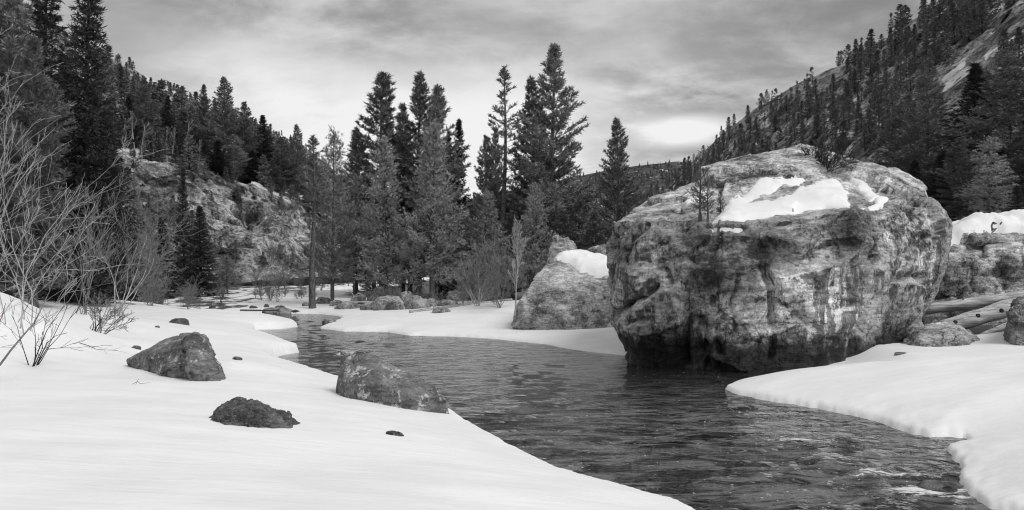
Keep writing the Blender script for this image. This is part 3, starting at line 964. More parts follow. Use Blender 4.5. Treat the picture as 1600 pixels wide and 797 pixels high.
def blob(px, py, D, w, h, depth, seed, n=18, flat=0.0, sink=0.3, tilt=0.0):
    """points of an angular rock: centre of its base at a pixel, size in metres"""
    r = random.Random(seed)
    c0 = P(px, py, D)
    out = []
    for k in range(n):
        th = 2 * math.pi * k / n * 2.399 * n / 6.283 + r.random()
        ph = math.asin(min(1, max(-0.25, r.uniform(-0.25, 1.0))))
        q = r.uniform(0.82, 1.1)
        x, y, z = math.cos(th) * math.cos(ph) * w / 2 * q, math.sin(th) * math.cos(ph) * depth / 2 * q, math.sin(ph) * h * q
        z = min(z, h * (1 - flat))
        out.append(c0 + np.array([x, y, z + tilt * x]))
    for k in range(6):
        th = k * math.pi / 3
        out.append(c0 + np.array([math.cos(th) * w * 0.48, math.sin(th) * depth * 0.48, -sink]))
    return out


# rocks behind the pale boulder
add_rock('rock', 'squarish pale rock standing just behind the snow-capped boulder', [blob(880, 408, 41, 1.5, 1.35, 1.5, 21, flat=0.1, sink=1.6)], 0.06, ROCK_PALE, 11, (0.08, 0.05, 0.03), 2, facets=((0.7, 0.10), (0.3, 0.04)), crack=0.05, cat='rock')
add_rock('rock', 'low dark-shrubbed rock half hidden by the giant boulder left edge', [blob(942, 412, 41, 2.0, 1.05, 1.6, 22, flat=0.15, sink=1.6)], 0.07, ROCK_PALE, 12, (0.08, 0.05, 0.03), 2, facets=((0.7, 0.10), (0.3, 0.04)), crack=0.05)
add_rock('rock', 'rounded boulder sitting among the trees above the pale boulder', [blob(1000, 408, 44, 2.2, 1.2, 1.8, 23, sink=1.6)], 0.08, ROCK_PALE, 13, (0.08, 0.05, 0.03), 2, facets=((0.7, 0.10), (0.3, 0.04)), crack=0.05)

# rocks in the near snow
RA = [P(*a) for a in ((200, 562, 13.4), (235, 545, 13.2), (272, 527, 13.2), (306, 521, 13.2), (318, 526, 13.0), (332, 555, 12.7), (345, 585, 12.4), (351, 612, 12.2), (290, 612, 12.2),
                      (230, 590, 12.8), (255, 552, 12.5), (296, 540, 12.3), (262, 580, 12.3), (320, 545, 13.8), (345, 605, 13.4), (210, 580, 14.0), (280, 560, 14.4), (300, 640, 12.6), (230, 630, 13.2), (345, 640, 12.6))]
RA2 = [P(*a) for a in ((290, 530, 12.5), (304, 523, 12.6), (318, 528, 12.6), (330, 556, 12.3), (344, 588, 12.1), (350, 614, 12.0), (304, 612, 11.95), (292, 572, 12.0), (300, 545, 12.2), (330, 600, 13), (305, 560, 13.2), (320, 640, 12.4))]
rA = add_rock('rock', 'cleft grey rock with a snow crust over its left shoulder, on the near bank', [RA, RA2], 0.024, ROCK_SMOOTH, 31, (0.03, 0.02, 0.008), 3, crack=0.006, strata=0.005, scale=0.35, facets=((0.5, 0.03), (0.18, 0.008)), clefts=[([(283, 532), (288, 548), (291, 566), (298, 584), (306, 602)], 0.028, 0.09), ([(312, 536), (318, 560), (330, 590)], 0.02, 0.02)])
RB = [P(*a) for a in ((526, 600, 12.0), (523, 640, 11.9), (532, 570, 12.0), (545, 556, 12.1), (570, 553, 12.1), (600, 563, 12.0), (640, 583, 11.8), (680, 605, 11.7), (698, 625, 11.6), (704, 650, 11.6),
                      (560, 650, 11.5), (640, 655, 11.3), (545, 600, 11.6), (600, 600, 11.4), (660, 620, 11.35), (560, 580, 12.8), (640, 605, 12.6), (690, 640, 12.4), (540, 660, 12.6), (690, 680, 11.6), (600, 690, 11.4), (535, 680, 11.9))]
rB = add_rock('rock', 'smooth wedge-shaped rock with pale lichen at the water edge', [RB], 0.022, ROCK_SMOOTH, 32, (0.03, 0.006, 0.003), 5, crack=0.0, strata=0.0, scale=0.4, facets=((0.6, 0.025),))
RC = [P(*a) for a in ((320, 668, 8.8), (345, 650, 8.9), (372, 634, 9.0), (410, 638, 9.0), (440, 652, 9.0), (466, 664, 9.0), (440, 676, 8.6), (400, 682, 8.5), (350, 680, 8.55), (375, 655, 8.6), (410, 650, 8.6),
                      (360, 650, 9.5), (420, 655, 9.5), (330, 700, 8.9), (455, 700, 8.9), (390, 720, 8.6), (390, 690, 9.5))]
rC = add_rock('rock', 'low dark rough rock poking through the foreground snow', [RC], 0.016, ROCK_DARK, 33, (0.03, 0.03, 0.008), 1, crack=0.01, strata=0.014, scale=0.3, facets=((0.28, 0.05), (0.1, 0.018)))

def stone(px, py, w, h, label, seed, mat=None, depth=None, cat='stone', group=None, flat=0.2, D=None, tilt=0.0, sink=0.2, name='stone'):
    g = ground_hit(px, py) if D is None else P(px, py, D)
    Dd = g[1]
    wm, hm = w / FPX * Dd, h / FPX * Dd
    c0 = to_px(g)
    vox = max(wm / 26, 0.012)
    return add_rock(name, label, [blob(c0[0], c0[1], Dd, wm * 1.08, hm * 1.1, (depth or wm * 0.7), seed, flat=flat, tilt=tilt, sink=min(sink, hm * 0.9 + 0.1))], vox, mat or ROCK_DARK, seed,
                    (0.05 * hm, 0.04 * hm, 0.02 * hm), 1, facets=((wm * 0.4, 0.10 * hm), (wm * 0.15, 0.04 * hm)), crack=0.02 * hm, scale=max(0.15, wm * 0.4), cat=cat, group=group)


stone(619, 680, 32, 6, 'flat dark stone sliver in the snow right of the foreground rock', 41, tilt=-0.25)
stone(371, 562, 15, 6, 'small dark stone alone in the snow right of the cleft rock', 42)
stone(280, 506, 30, 10, 'flat dark stone in the snow beyond the cleft rock', 43)
stone(213, 545, 14, 6, 'small dark stone tip against the cleft rock left end', 44)
stone(246, 512, 9, 3, 'tiny dark stone left of the flat stone in the snow', 45)
stone(437, 488, 52, 11, 'flat-topped grey rock on the ice shelf at the upstream bend', 46, ROCK_SMALL, flat=0.45, cat='rock', name='rock')
stone(515, 505, 22, 9, 'small dark rock at the ice edge where the channel narrows', 47, ROCK_SMALL, cat='rock', name='rock', D=40.5)
stone(540, 553, 16, 7, 'small rock breaking the water behind the lichen wedge rock', 49, ROCK_PALE, D=24.3, sink=0.3)
stone(1408, 553, 18, 3, 'flat stone chip in the snow below the logs', 50)
stone(1462, 762, 62, 12, 'low dark wet rock breaking the water at the lower right bank', 55, ROCK_DARK, D=8.55, sink=0.3, flat=0.2, cat='rock', name='rock')
rr_ = random.Random(5)
for k in range(7):
    stone(rr_.uniform(330, 470), rr_.uniform(478, 492), rr_.uniform(8, 16), rr_.uniform(3, 5), 'small dark stone lying in the snow near the upstream bend', 60 + k, group='stones near the upstream bend')
# rocks along the far bank
far_rocks = [(545, 482, 40, 12), (580, 484, 34, 14), (610, 484, 50, 22), (648, 482, 52, 20), (560, 470, 26, 12), (592, 470, 34, 22), (636, 470, 30, 16), (690, 488, 28, 9), (674, 478, 26, 12),
             (700, 478, 30, 10), (526, 478, 24, 10), (505, 474, 26, 10), (716, 470, 40, 16), (752, 468, 36, 20), (612, 461, 22, 14), (480, 478, 16, 6)]
for k, (x_, y_, w_, h_) in enumerate(far_rocks):
    lab = {2: 'pale upright rock at the foot of the middle pines', 3: 'wide low pale rock on the far bank right of the upright one', 0: 'broad dark sloping rock at the left end of the far bank rocks'}.get(k, 'grey rock in the row along the far bank under the pines')
    stone(x_, y_, w_, h_, lab, 80 + k, ROCK_SMALL if k % 2 else ROCK_PALE, group='rocks along the far bank', cat='rock', name='rock', sink=0.5, flat=0.15)

# ------------------------------------------------------------------ right side: outcrop, rocks
oc = empty('rock_outcrop', tuple(P(1560, 520, 27)))
tag(oc, 'jointed layered rock outcrop under snow at the right, behind the fallen logs', 'outcrop')
OB = [P(*a) for a in ((1440, 520, 26.5), (1470, 400, 27.5), (1490, 378, 28), (1530, 362, 28), (1600, 352, 28), (1760, 345, 28), (1760, 540, 26), (1600, 540, 25.6), (1500, 470, 26.4), (1600, 470, 26),
                      (1480, 380, 33), (1760, 350, 34), (1760, 540, 34), (1450, 540, 33))]
add_rock('core', None, [OB], 0.12, ROCK_OUT, 51, (0.2, 0.08, 0.03), 2, crack=0.2, strata=0.14, parent=oc, facets=((1.5, 0.14), (0.6, 0.07)))
bk = [(1500, 432, 50, 62, 26.4), (1545, 462, 46, 50, 26.1), (1560, 425, 30, 36, 26.5), (1590, 432, 42, 56, 26.1), (1520, 468, 36, 30, 26.1), (1482, 452, 40, 40, 26.5),
      (1630, 430, 60, 60, 26.0), (1575, 398, 70, 22, 26.7), (1520, 404, 60, 20, 26.9), (1600, 470, 60, 30, 25.8), (1570, 378, 110, 16, 27.1), (1535, 430, 30, 40, 26.4)]
for k, (x_, y_, w_, h_, D_) in enumerate(bk):
    r = random.Random(k + 300)
    pts = [P(x_ + sx * w_ / 2 * r.uniform(0.8, 1.05), y_ + sy * h_ / 2 * r.uniform(0.75, 1.05) + sx * 3, D_ + dd + r.uniform(-0.12, 0.12)) for sx in (-1, 1) for sy in (-1, 1) for dd in (0, 1.2)]
    pts.append(P(x_, y_, D_ - 0.12))
    add_rock('block', None, [pts], 0.06, ROCK_OUT, 310 + k, (0.04, 0.03, 0.015), 1, crack=0.04, strata=0.05, parent=oc, facets=((0.7, 0.10), (0.3, 0.04)))
bvO = BVH['core']
snow_patch('snow_blanket', 'thick snow blanket over the rock outcrop at the right edge', [bvO],
           [(1476, 388), (1500, 380), (1530, 372), (1560, 368), (1600, 366), (1660, 364), (1740, 360)], 0.32, 0.12, 0.5, slide=0.0,
           extra=lambda q: [tuple(v) for v in q] + [(q[-1][0], 33.6), (q[0][0] + 0.4, 32.6)])
add_rock('rock', 'low rounded grey rock tucked between the giant boulder and the logs', [[P(*a) for a in (
    (1405, 565, 19.8), (1420, 540, 20), (1432, 520, 20.4), (1470, 508, 20.6), (1500, 512, 20.4), (1522, 535, 20), (1525, 560, 19.8), (1460, 560, 19.2), (1440, 530, 19.6), (1490, 530, 19.5),
    (1430, 530, 21.5), (1510, 530, 21.5), (1420, 600, 21), (1520, 600, 20.5), (1460, 610, 19.4))]], 0.05, ROCK_OUT, 52, (0.06, 0.04, 0.02), 2, crack=0.04, strata=0.03, scale=0.7, facets=((0.7, 0.10), (0.3, 0.03)))
add_rock('rock', 'dark upright rock cut by the right picture edge in front of logs', [[P(*a) for a in (
    (1578, 530, 19), (1580, 490, 19.2), (1590, 466, 19.5), (1640, 455, 19.6), (1700, 480, 19.5), (1720, 560, 19), (1600, 550, 18.6), (1640, 500, 18.6), (1590, 480, 21), (1700, 470, 21), (1580, 570, 20.5), (1720, 590, 20), (1620, 590, 18.8))]],
    0.05, ROCK_SMALL, 53, (0.06, 0.04, 0.02), 2, crack=0.04, scale=0.7, facets=((0.7, 0.10), (0.3, 0.03)))


# ------------------------------------------------------------------ logs
def log(label, a, b, r0, r1, seed, mat=LOGWOOD, stubs=3, knots=0, name='fallen_log'):
    a, b = np.array(a), np.array(b)
    root = empty(name, tuple((a + b) / 2 - np.array([0, 0, max(r0, r1)])))
    tag(root, label, 'log')
    o0 = np.array(root.location)
    n, sd_ = 26, 14
    t = np.linspace(0, 1, n)
    ax = b - a
    L = np.linalg.norm(ax)
    ax = ax / L
    u = np.cross(ax, [0, 0, 1.0])
    u /= np.linalg.norm(u)
    w = np.cross(u, ax)
    C = a + (b - a) * t[:, None]
    C = C + u * (0.05 * L * 0.3 * np.sin(t * 5 + seed))[:, None] * 0.3 + w * (0.04 * r0 * np.sin(t * 9 + seed))[:, None]
    th = np.arange(sd_) / sd_ * 2 * np.pi
    rad_ = (r0 + (r1 - r0) * t)[:, None] * (1 + 0.07 * np.sin(th * 3 + seed)[None] + 0.05 * np.sin(t * 23 + seed)[:, None])
    rad_[0] *= 0.86
    rad_[-1] *= 0.86
    V = C[:, None] + rad_[:, :, None] * (u * np.cos(th)[:, None] + w * np.sin(th)[:, None])[None]
    V = V.reshape(-1, 3)
    V += 0.07 * r0 * pnoise(V * 4)[:, None]
    F = []
    for i in range(n - 1):
        for j in range(sd_):
            F.append((i * sd_ + j, i * sd_ + (j + 1) % sd_, (i + 1) * sd_ + (j + 1) % sd_, (i + 1) * sd_ + j))
    V = np.concatenate([V, [C[0], C[-1]]])
    for j in range(0, sd_, 2):
        F.append((n * sd_, (j + 2) % sd_, j + 1, j))
        q = (n - 1) * sd_
        F.append((n * sd_ + 1, q + j, q + j + 1, q + (j + 2) % sd_))
    stem = link('stem', mesh_np('stem', V - o0, np.array(F), mat), root)
    r = random.Random(seed)
    for k in range(stubs):
        tt = r.uniform(0.15, 0.9)
        c_ = a + (b - a) * tt
        d_ = w * r.uniform(0.3, 1) + u * r.uniform(-1, 1) + ax * r.uniform(0, 0.6)
        d_ /= np.linalg.norm(d_)
        rr = r0 + (r1 - r0) * tt
        l_ = rr * r.uniform(1.5, 2.8)
        V2, F2 = tubes([np.concatenate([c_, c_ + d_ * l_ * 0.6, [rr * 0.22, rr * 0.17]]), np.concatenate([c_ + d_ * l_ * 0.6, c_ + d_ * l_ + w * 0.02, [rr * 0.17, rr * 0.04]])], 6)
        link('branch_stub', mesh_np('branch_stub', V2 - o0, F2, mat), stem)
    for k in range(knots):
        tt = (k + 0.6) / (knots + 0.3)
        c_ = a + (b - a) * tt
        rr = r0 + (r1 - r0) * tt
        to = np.array([0, 0, CAMZ]) - c_
        to -= ax * (to @ ax)
        to /= np.linalg.norm(to)
        to = to * 0.9 + w * r.uniform(-0.2, 0.5)
        to /= np.linalg.norm(to)
        s0 = c_ + to * rr * 0.90
        V2, F2 = tubes([np.concatenate([s0, s0 + to * rr * 0.16, [rr * 0.30, rr * 0.22]]), np.concatenate([s0 + to * rr * 0.155, s0 + to * rr * 0.165, [rr * 0.2205, rr * 0.001]])], 10)
        link('knot', mesh_np('knot', V2 - o0, F2, BARK_DARK), stem)
    return root


log('upper weathered log lying level against the rock outcrop', P(1440, 484, 23.8), P(1690, 452, 23.6), 0.16, 0.19, 1, stubs=1)
log('lower weathered log with dark knots sloping down toward the giant boulder', P(1468, 514, 22.4), P(1650, 461, 22.6), 0.20, 0.27, 2, stubs=1, knots=5)
log('broken thin log end wedged under the sloping log', P(1530, 525, 21.6), P(1600, 498, 21.8), 0.05, 0.09, 3, stubs=1)


def glog(label, ax_, ay_, bx_, by_, rpx, seed, lift=0.0, mat=LOGWOOD, stubs=4):
    a, b = ground_hit(ax_, ay_), ground_hit(bx_, by_)
    rm = rpx / FPX * (a[1] + b[1]) / 2
    a[2] += rm * 0.6
    b[2] += rm * 0.6 + lift
    return log(label, a, b, rm, rm * 0.6, seed, mat, stubs)


glog('long pale driftwood log along the far bank left of the pale boulder', 640, 489, 800, 470, 3.2, 4, stubs=6)
glog('shorter driftwood log half buried below the bare shrubs on the far bank', 700, 478, 760, 470, 2.6, 5, stubs=4)
glog('thin dark log lying across the far bank rocks', 560, 476, 640, 481, 2.4, 6, mat=BARK_MID, stubs=3)
glog('thin pole lying on the ice left of the flat-topped rock', 375, 486, 440, 486, 1.4, 7, mat=BARK_MID, stubs=6)
glog('short dark log on the forest floor behind the far bank rocks', 660, 464, 735, 458, 2.6, 8, mat=BARK_DARK, stubs=4)
# leaning sticks
for k, (x0_, y0_, x1_, y1_) in enumerate(((602, 462, 588, 432), (740, 474, 728, 452), (622, 470, 640, 446), (556, 468, 545, 452), (690, 468, 706, 448))):
    g = ground_hit(x0_, y0_)
    q = P(x1_, y1_, g[1] + 0.3)
    V, F = tubes([np.concatenate([g - [0, 0, 0.1], (g + q) / 2 + [0.05, 0, 0], [0.05, 0.04]]), np.concatenate([(g + q) / 2 + [0.05, 0, 0], q, [0.04, 0.015]])], 6)
    o = link('leaning_stick', mesh_np('leaning_stick', V - g, F, BARK_PALE), None, tuple(g))
    tag(o, 'bare broken stick leaning up between the far bank rocks', 'stick', 'leaning sticks on the far bank')


# ------------------------------------------------------------------ conifers
def conifer(seed, Hh, Rr, cb, kind, whorl, nb, tuft_step, tsize, ntri, twid, irregular=0.25, sparse=0.0, mats=(None, None)):
    """-> (trunk mesh, crown mesh), rooted at the origin, Hh tall"""
    rs = np.random.RandomState(seed)
    lean = rs.normal(size=2) * 0.006 * Hh

    def axis(z):
        t = z / Hh
        return np.array([lean[0] * t * t + 0.004 * Hh * math.sin(t * 7 + seed), lean[1] * t * t + 0.004 * Hh * math.cos(t * 6 + seed), z])
    r0 = 0.0125 * Hh + 0.03
    zs = np.linspace(-0.4, Hh * 0.985, 22)
    segs = []
    for a, b in zip(zs[:-1], zs[1:]):
        ra, rb = (r0 * (1 - 0.93 * max(q, 0) / Hh) * (1.25 if q < 0.2 else 1) for q in (a, b))
        segs.append(np.concatenate([axis(a), axis(b), [ra, rb]]))
    TV, TF = tubes(segs, 8)
    bsegs = []
    tc_, td_, ts_, tt_ = [], [], [], []
    z = cb * Hh
    lob = rs.uniform(0, 6.28, 4)
    while z < Hh * 0.99:
        t = (z - cb * Hh) / (Hh * (1 - cb))
        if kind == 'spruce':
            prof = (1 - t) ** 0.85 * (0.75 + 0.25 * min(1, t * 7))
            el = -0.30 + 0.95 * t ** 1.3
        elif kind == 'puffy':
            prof = (1 - t) ** 0.7 * (0.7 + 0.3 * min(1, t * 5))
            el = 0.12 + 0.7 * t
        else:
            prof = min(1.0, (1 - t) * 1.45) ** 0.75 * (0.55 + 0.45 * min(1, t * 3.5))
            el = 0.05 + 0.75 * t
        n = max(3, int(round(nb * (0.7 + 0.3 * (1 - t)))))
        a0 = rs.uniform(0, 6.28)
        for k in range(n):
            puff = rs.uniform(0.10, 0.20) if kind == 'puffy' else 0.0
            if rs.rand() < sparse * (1 - 0.5 * t):
                continue
            az = a0 + k * 2 * math.pi / n + rs.normal() * 0.25
            lobe = 1 + irregular * (0.5 * math.sin(az * 2 + lob[0] + z * 0.6) + 0.5 * math.sin(az + lob[1] - z * 0.9))
            L = Rr * prof * lobe * rs.uniform(0.72, 1.12) + 0.12
            e = el + rs.normal() * 0.12
            d = np.array([math.cos(az) * math.cos(e), math.sin(az) * math.cos(e), math.sin(e)])
            base_ = axis(z + rs.uniform(-0.5, 0.5) * whorl)
            curve = (0.22 if kind == 'spruce' else 0.18) * L * (1 if t < 0.8 else 0.3)
            sag = -0.10 * L if kind == 'spruce' else 0.0

            def bp(s):
                return base_ + d * (L * s) + np.array([0, 0, curve * s * s + sag * math.sin(math.pi * s)])
            rb0 = 0.010 * L + 0.008
            ss = np.linspace(0, 1, 4)
            for q in range(3):
                bsegs.append(np.concatenate([bp(ss[q]), bp(ss[q + 1]), [rb0 * (1 - 0.3 * q), rb0 * (0.7 - 0.3 * q) + 0.002]]))
            ns = max(2, int(L / tuft_step))
            tone_b = rs.uniform(0, 1)
            side = np.array([-math.sin(az), math.cos(az), 0])
            s_in = 0.16 if kind == 'spruce' else 0.42 if puff else 0.28
            for q in range(ns):
                s = s_in + (1 - s_in) * (q + rs.rand() * 0.8) / ns
                p0 = bp(min(s, 1.0))
                ball = rs.normal(size=3) * puff
                tc_.append(p0 + ball); td_.append(d + [0, 0, 0.25] + ball * 2); ts_.append(1.0); tt_.append(0.5 * tone_b + 0.5 * rs.rand() + ball[2] * 0.8)
                for sg in (-1, 1):
                    lb = L * (0.42 if kind == 'spruce' else 0.36) * (1.08 - s) * rs.uniform(0.6, 1.2)
                    m = max(1, int(round(lb / tuft_step)))
                    dd = d * 0.62 + side * sg * 0.75 + np.array([0, 0, (-0.12 if kind == 'spruce' else 0.30) + rs.normal() * 0.12])
                    for w in range(m):
                        fr_ = (w + 0.7) / m
                        ball = rs.normal(size=3) * (puff + 0.04)
                        tc_.append(p0 + dd * lb * fr_ + ball)
                        td_.append(dd + ball * 2 * (puff > 0))
                        ts_.append(0.85 + 0.25 * rs.rand())
                        tt_.append(0.35 * tone_b + 0.25 * fr_ + 0.4 * rs.rand() + (ball[2] * 0.8 if puff else 0))
        z += whorl * (0.75 + 0.5 * rs.rand()) * (1.0 if t < 0.75 else 0.75)
    for q in range(5):      # leader
        tc_.append(axis(Hh * (0.965 + 0.008 * q))); td_.append(np.array([0, 0, 1.0])); ts_.append(0.8); tt_.append(0.5)
    C = np.array(tc_); Dv = np.array(td_); S = np.array(ts_); T = np.array(tt_)
    Dv /= np.linalg.norm(Dv, axis=1)[:, None]
    n = len(C)
    rnd = rs.normal(size=(n, ntri, 3))
    up = np.array([0, 0, 0.25 if kind != 'spruce' else -0.05])
    nd = Dv[:, None] * (0.85 if kind != 'spruce' else 0.7) + rnd * 0.55 + up
    nd /= np.linalg.norm(nd, axis=2)[:, :, None]
    ln = tsize * S[:, None] * rs.uniform(0.65, 1.15, (n, ntri))
    off = C[:, None] + Dv[:, None] * (rs.uniform(-0.45, 0.25, (n, ntri)) * tsize)[:, :, None]
    sdv = np.cross(nd, rs.normal(size=(n, ntri, 3)))
    sdv /= np.linalg.norm(sdv, axis=2)[:, :, None] + 1e-9
    hw = twid * rs.uniform(0.6, 1.2, (n, ntri))[:, :, None]
    v0 = off - sdv * hw * 0.6
    v1 = off + sdv * hw * 0.6
    mid = off + nd * (ln * 0.55)[:, :, None]
    v2 = mid + sdv * hw
    v3 = off + nd * ln[:, :, None]
    V = np.stack([v0, v1, v2, v3], 2).reshape(-1, 3)
    F = np.arange(n * ntri * 4).reshape(-1, 4)
    tone = np.repeat(np.clip(T, 0, 1), ntri * 4)
    BV, BF = tubes(bsegs, 3)
    trunk = mesh_np('trunk', TV, TF, mats[0])
    limbs = mesh_np('branches', BV, BF, mats[0])
    crown = mesh_np('crown', V, F, mats[1], smooth=False, attr={'tone': tone})
    return trunk, crown, Hh, Rr, limbs


TREE = {}


def proto(key, **kw):
    TREE[key] = conifer(**kw)


PM, SM, LM = (BARK_MID, NEEDLE), (BARK_DARK, NEEDLE_DK), (BARK_MID, NEEDLE_LT)
for i in range(3):
    proto('bushy%d' % i, seed=11 + i, Hh=16, Rr=3.2, cb=0.12, kind='puffy', whorl=0.44, nb=6, tuft_step=0.26, tsize=0.27, ntri=9, twid=0.024, irregular=0.38, sparse=0.10, mats=LM)
for i in range(3):
    proto('tall%d' % i, seed=21 + i, Hh=20, Rr=2.6, cb=0.22, kind='pine', whorl=0.46, nb=6, tuft_step=0.34, tsize=0.42, ntri=10, twid=0.04, irregular=0.42, sparse=0.14, mats=PM)
proto('lodge0', seed=31, Hh=20, Rr=1.7, cb=0.5, kind='pine', whorl=0.6, nb=5, tuft_step=0.32, tsize=0.34, ntri=9, twid=0.034, irregular=0.5, sparse=0.3, mats=PM)
for i in range(2):
    proto('cone%d' % i, seed=41 + i, Hh=20, Rr=3.2, cb=0.07, kind='pine', whorl=0.42, nb=6, tuft_step=0.38, tsize=0.38, ntri=10, twid=0.038, irregular=0.32, sparse=0.08, mats=PM)
for i in range(3):
    proto('spruce%d' % i, seed=51 + i, Hh=20, Rr=2.9, cb=0.04, kind='spruce', whorl=0.38, nb=7, tuft_step=0.34, tsize=0.34, ntri=8, twid=0.038, irregular=0.22, sparse=0.06, mats=SM)
for i in range(3):
    proto('hill_pine%d' % i, seed=61 + i, Hh=12, Rr=1.7, cb=0.14, kind='pine', whorl=0.6, nb=4, tuft_step=0.55, tsize=0.6, ntri=5, twid=0.085, irregular=0.4, sparse=0.12, mats=(BARK_DARK, NEEDLE))
for i in range(3):
    proto('hill_spruce%d' % i, seed=71 + i, Hh=12, Rr=1.6, cb=0.05, kind='spruce', whorl=0.55, nb=5, tuft_step=0.55, tsize=0.55, ntri=5, twid=0.085, irregular=0.3, sparse=0.08, mats=(BARK_DARK, NEEDLE))
proto('sapling0', seed=81, Hh=1.2, Rr=0.22, cb=0.25, kind='pine', whorl=0.10, nb=4, tuft_step=0.07, tsize=0.07, ntri=6, twid=0.008, irregular=0.5, sparse=0.25, mats=PM)
proto('sapling1', seed=82, Hh=1.2, Rr=0.32, cb=0.05, kind='spruce', whorl=0.09, nb=5, tuft_step=0.07, tsize=0.07, ntri=6, twid=0.008, irregular=0.3, sparse=0.1, mats=SM)

NAMES = {'bushy': 'pine_tree', 'tall': 'pine_tree', 'lodge': 'lodgepole_pine', 'cone': 'pine_tree', 'spruce': 'spruce_tree', 'hill_pine': 'pine_tree', 'hill_spruce': 'spruce_tree', 'sapling': 'conifer_sapling'}
TR = random.Random(99)


def plant(key, base, height, radius=None, label='', group=None, cat='tree'):
    tm, cm, Hh, Rr, lm = TREE[key]
    root = bpy.data.objects.new(NAMES[key.rstrip('0123456789')], None)
    COL.objects.link(root)
    root.location = base
    root.rotation_euler = (0, 0, TR.uniform(0, 6.28))
    sz = height / Hh
    sx = sz if radius is None else radius / Rr
    root.scale = (sx, sx, sz)
    for nm, me in (('trunk', tm), ('crown', cm)):
        c = bpy.data.objects.new(nm, me)
        COL.objects.link(c)
        c.parent = root
        if nm == 'trunk':
            b = bpy.data.objects.new('branches', lm)
            COL.objects.link(b)
            b.parent = c
            b['kind'] = 'stuff'
    tag(root, label, cat, group)
    return root


def tree_px(key, px, top, D, hw, label, base=None, group=None):
    """a tree whose tip shows at (px, top), D metres away, hw = crown half width in photo pixels"""
    x, y, zt = P(px, top, D)
    zb = Hs(x, y) - 0.1 if base is None else P(px, base, D)[2]
    return plant(key, (x, y, zb), zt - zb, hw / FPX * D, label, group)


TP = [
    ('lodge0', 489, 215, 57, 34, 'slim pine with a long bare trunk, left end of the far bank trees'),
    ('bushy0', 520, 203, 60, 46, 'dense bushy pine just right of the slim bare-trunked pine'),
    ('tall1', 555, 200, 72, 38, 'narrow pine top showing between the left bushy pine and the tall broad-topped one'),
    ('tall0', 597, 116, 70, 62, 'tall dark-topped pine, left of the twin tall pines on the far bank'),
    ('tall2', 630, 165, 74, 36, 'slender pine top in the gap between the tall dark-topped pine and its neighbour'),
    ('tall1', 653, 113, 70, 48, 'tall pine with a narrow ragged top in the middle of the far bank group'),
    ('tall2', 683, 137, 66, 50, 'tall pine just right of the narrow ragged top in the middle group'),
    ('bushy1', 602, 215, 58, 52, 'soft grey bushy pine below the tall dark-topped pine'),
    ('bushy2', 676, 195, 57, 64, 'widest pale grey bushy pine at the centre of the far bank'),
    ('spruce0', 716, 186, 68, 36, 'dark pointed conifer at the right end of the middle pine group'),
    ('spruce1', 702, 205, 72, 30, 'dark conifer tucked behind the widest bushy pine'),
    ('lodge0', 787, 108, 64, 38, 'tall thin pine with bare lower trunk and sparse tufted top'),
    ('cone1', 760, 214, 66, 36, 'pine with soft spreading crown left of the thin sparse-topped pine'),
    ('cone0', 774, 200, 70, 28, 'slim pine half hidden by the thin sparse-topped pine'),
    ('cone0', 832, 122, 66, 54, 'tall pine pressed against the tallest tree on its left side'),
    ('cone1', 864, 72, 64, 72, 'tallest and broadest conifer of the far bank'),
    ('bushy0', 836, 290, 54, 46, 'young pale pine standing in front of the tallest conifer'),
    ('bushy2', 760, 300, 60, 44, 'pale bushy pine under the thin sparse-topped pine'),
    ('bushy1', 555, 275, 66, 46, 'shaded bushy pine filling the gap left of the soft grey one'),
    ('cone1', 640, 250, 70, 50, 'shaded pine behind the two big bushy pines'),
    ('cone0', 965, 186, 60, 46, 'lone spire-shaped pine above the left edge of the giant boulder'),
    ('cone1', 905, 292, 66, 40, 'dark low conifer between the tallest tree and the lone spire-shaped pine'),
    ('cone0', 930, 330, 58, 40, 'dark low conifer at the foot of the lone spire-shaped pine'),
    ('cone1', 880, 330, 60, 40, 'dark low conifer behind the pale boulder'),
    ('cone0', 1000, 318, 62, 34, 'dark low conifer right of the lone spire-shaped pine'),
    ('cone1', 800, 330, 62, 40, 'dark low conifer behind the bare saplings of the far bank'),
    ('cone0', 720, 330, 64, 40, 'dark low conifer right of the widest bushy pine'),
    ('cone1', 585, 330, 66, 44, 'dark low conifer behind the far bank rocks on the left'),
]
for a in TP:
    tree_px(a[0], a[1], a[2], a[3], a[4], a[5])
# left bank trees
TL = [
    ('spruce0', 137, -55, 38, 88, 'big dark spruce cut by the top edge, right end of the left trees'),
    ('spruce1', 68, -75, 42, 84, 'tall dark spruce with see-through top, second from the left edge'),
    ('cone0', 14, -50, 36, 90, 'dark ragged conifer at the left picture edge'),
    ('spruce2', -40, -120, 34, 90, 'dark conifer partly outside the left picture edge'),
    ('cone1', 50, 60, 33, 80, 'greyer conifer in front of the two dark spruces on the left'),
    ('spruce2', 100, 90, 46, 80, 'dark spruce filling the gap between the two tall left spruces'),
    ('spruce1', 170, 170, 50, 60, 'shorter dark spruce at the foot of the big left spruce'),
    ('bushy1', 210, 275, 58, 34, 'slim grey conifer at the foot of the slope, right of the dark spruces'),
    ('spruce2', 287, 262, 72, 24, 'slim dark spruce standing before the rock cliff'),
    ('spruce0', 313, 322, 68, 34, 'broader dark spruce before the rock cliff, right of the slim one'),
    ('spruce1', 252, 340, 66, 30, 'small dark spruce before the cliff, left of the slim one'),
    ('bushy2', 232, 330, 64, 30, 'small grey conifer beside the small dark spruce at the cliff foot'),
    ('bushy0', 355, 400, 70, 24, 'small leafless-looking grey conifer bush at the cliff foot'),
]
for a in TL:
    tree_px(a[0], a[1], a[2], a[3], a[4], a[5])
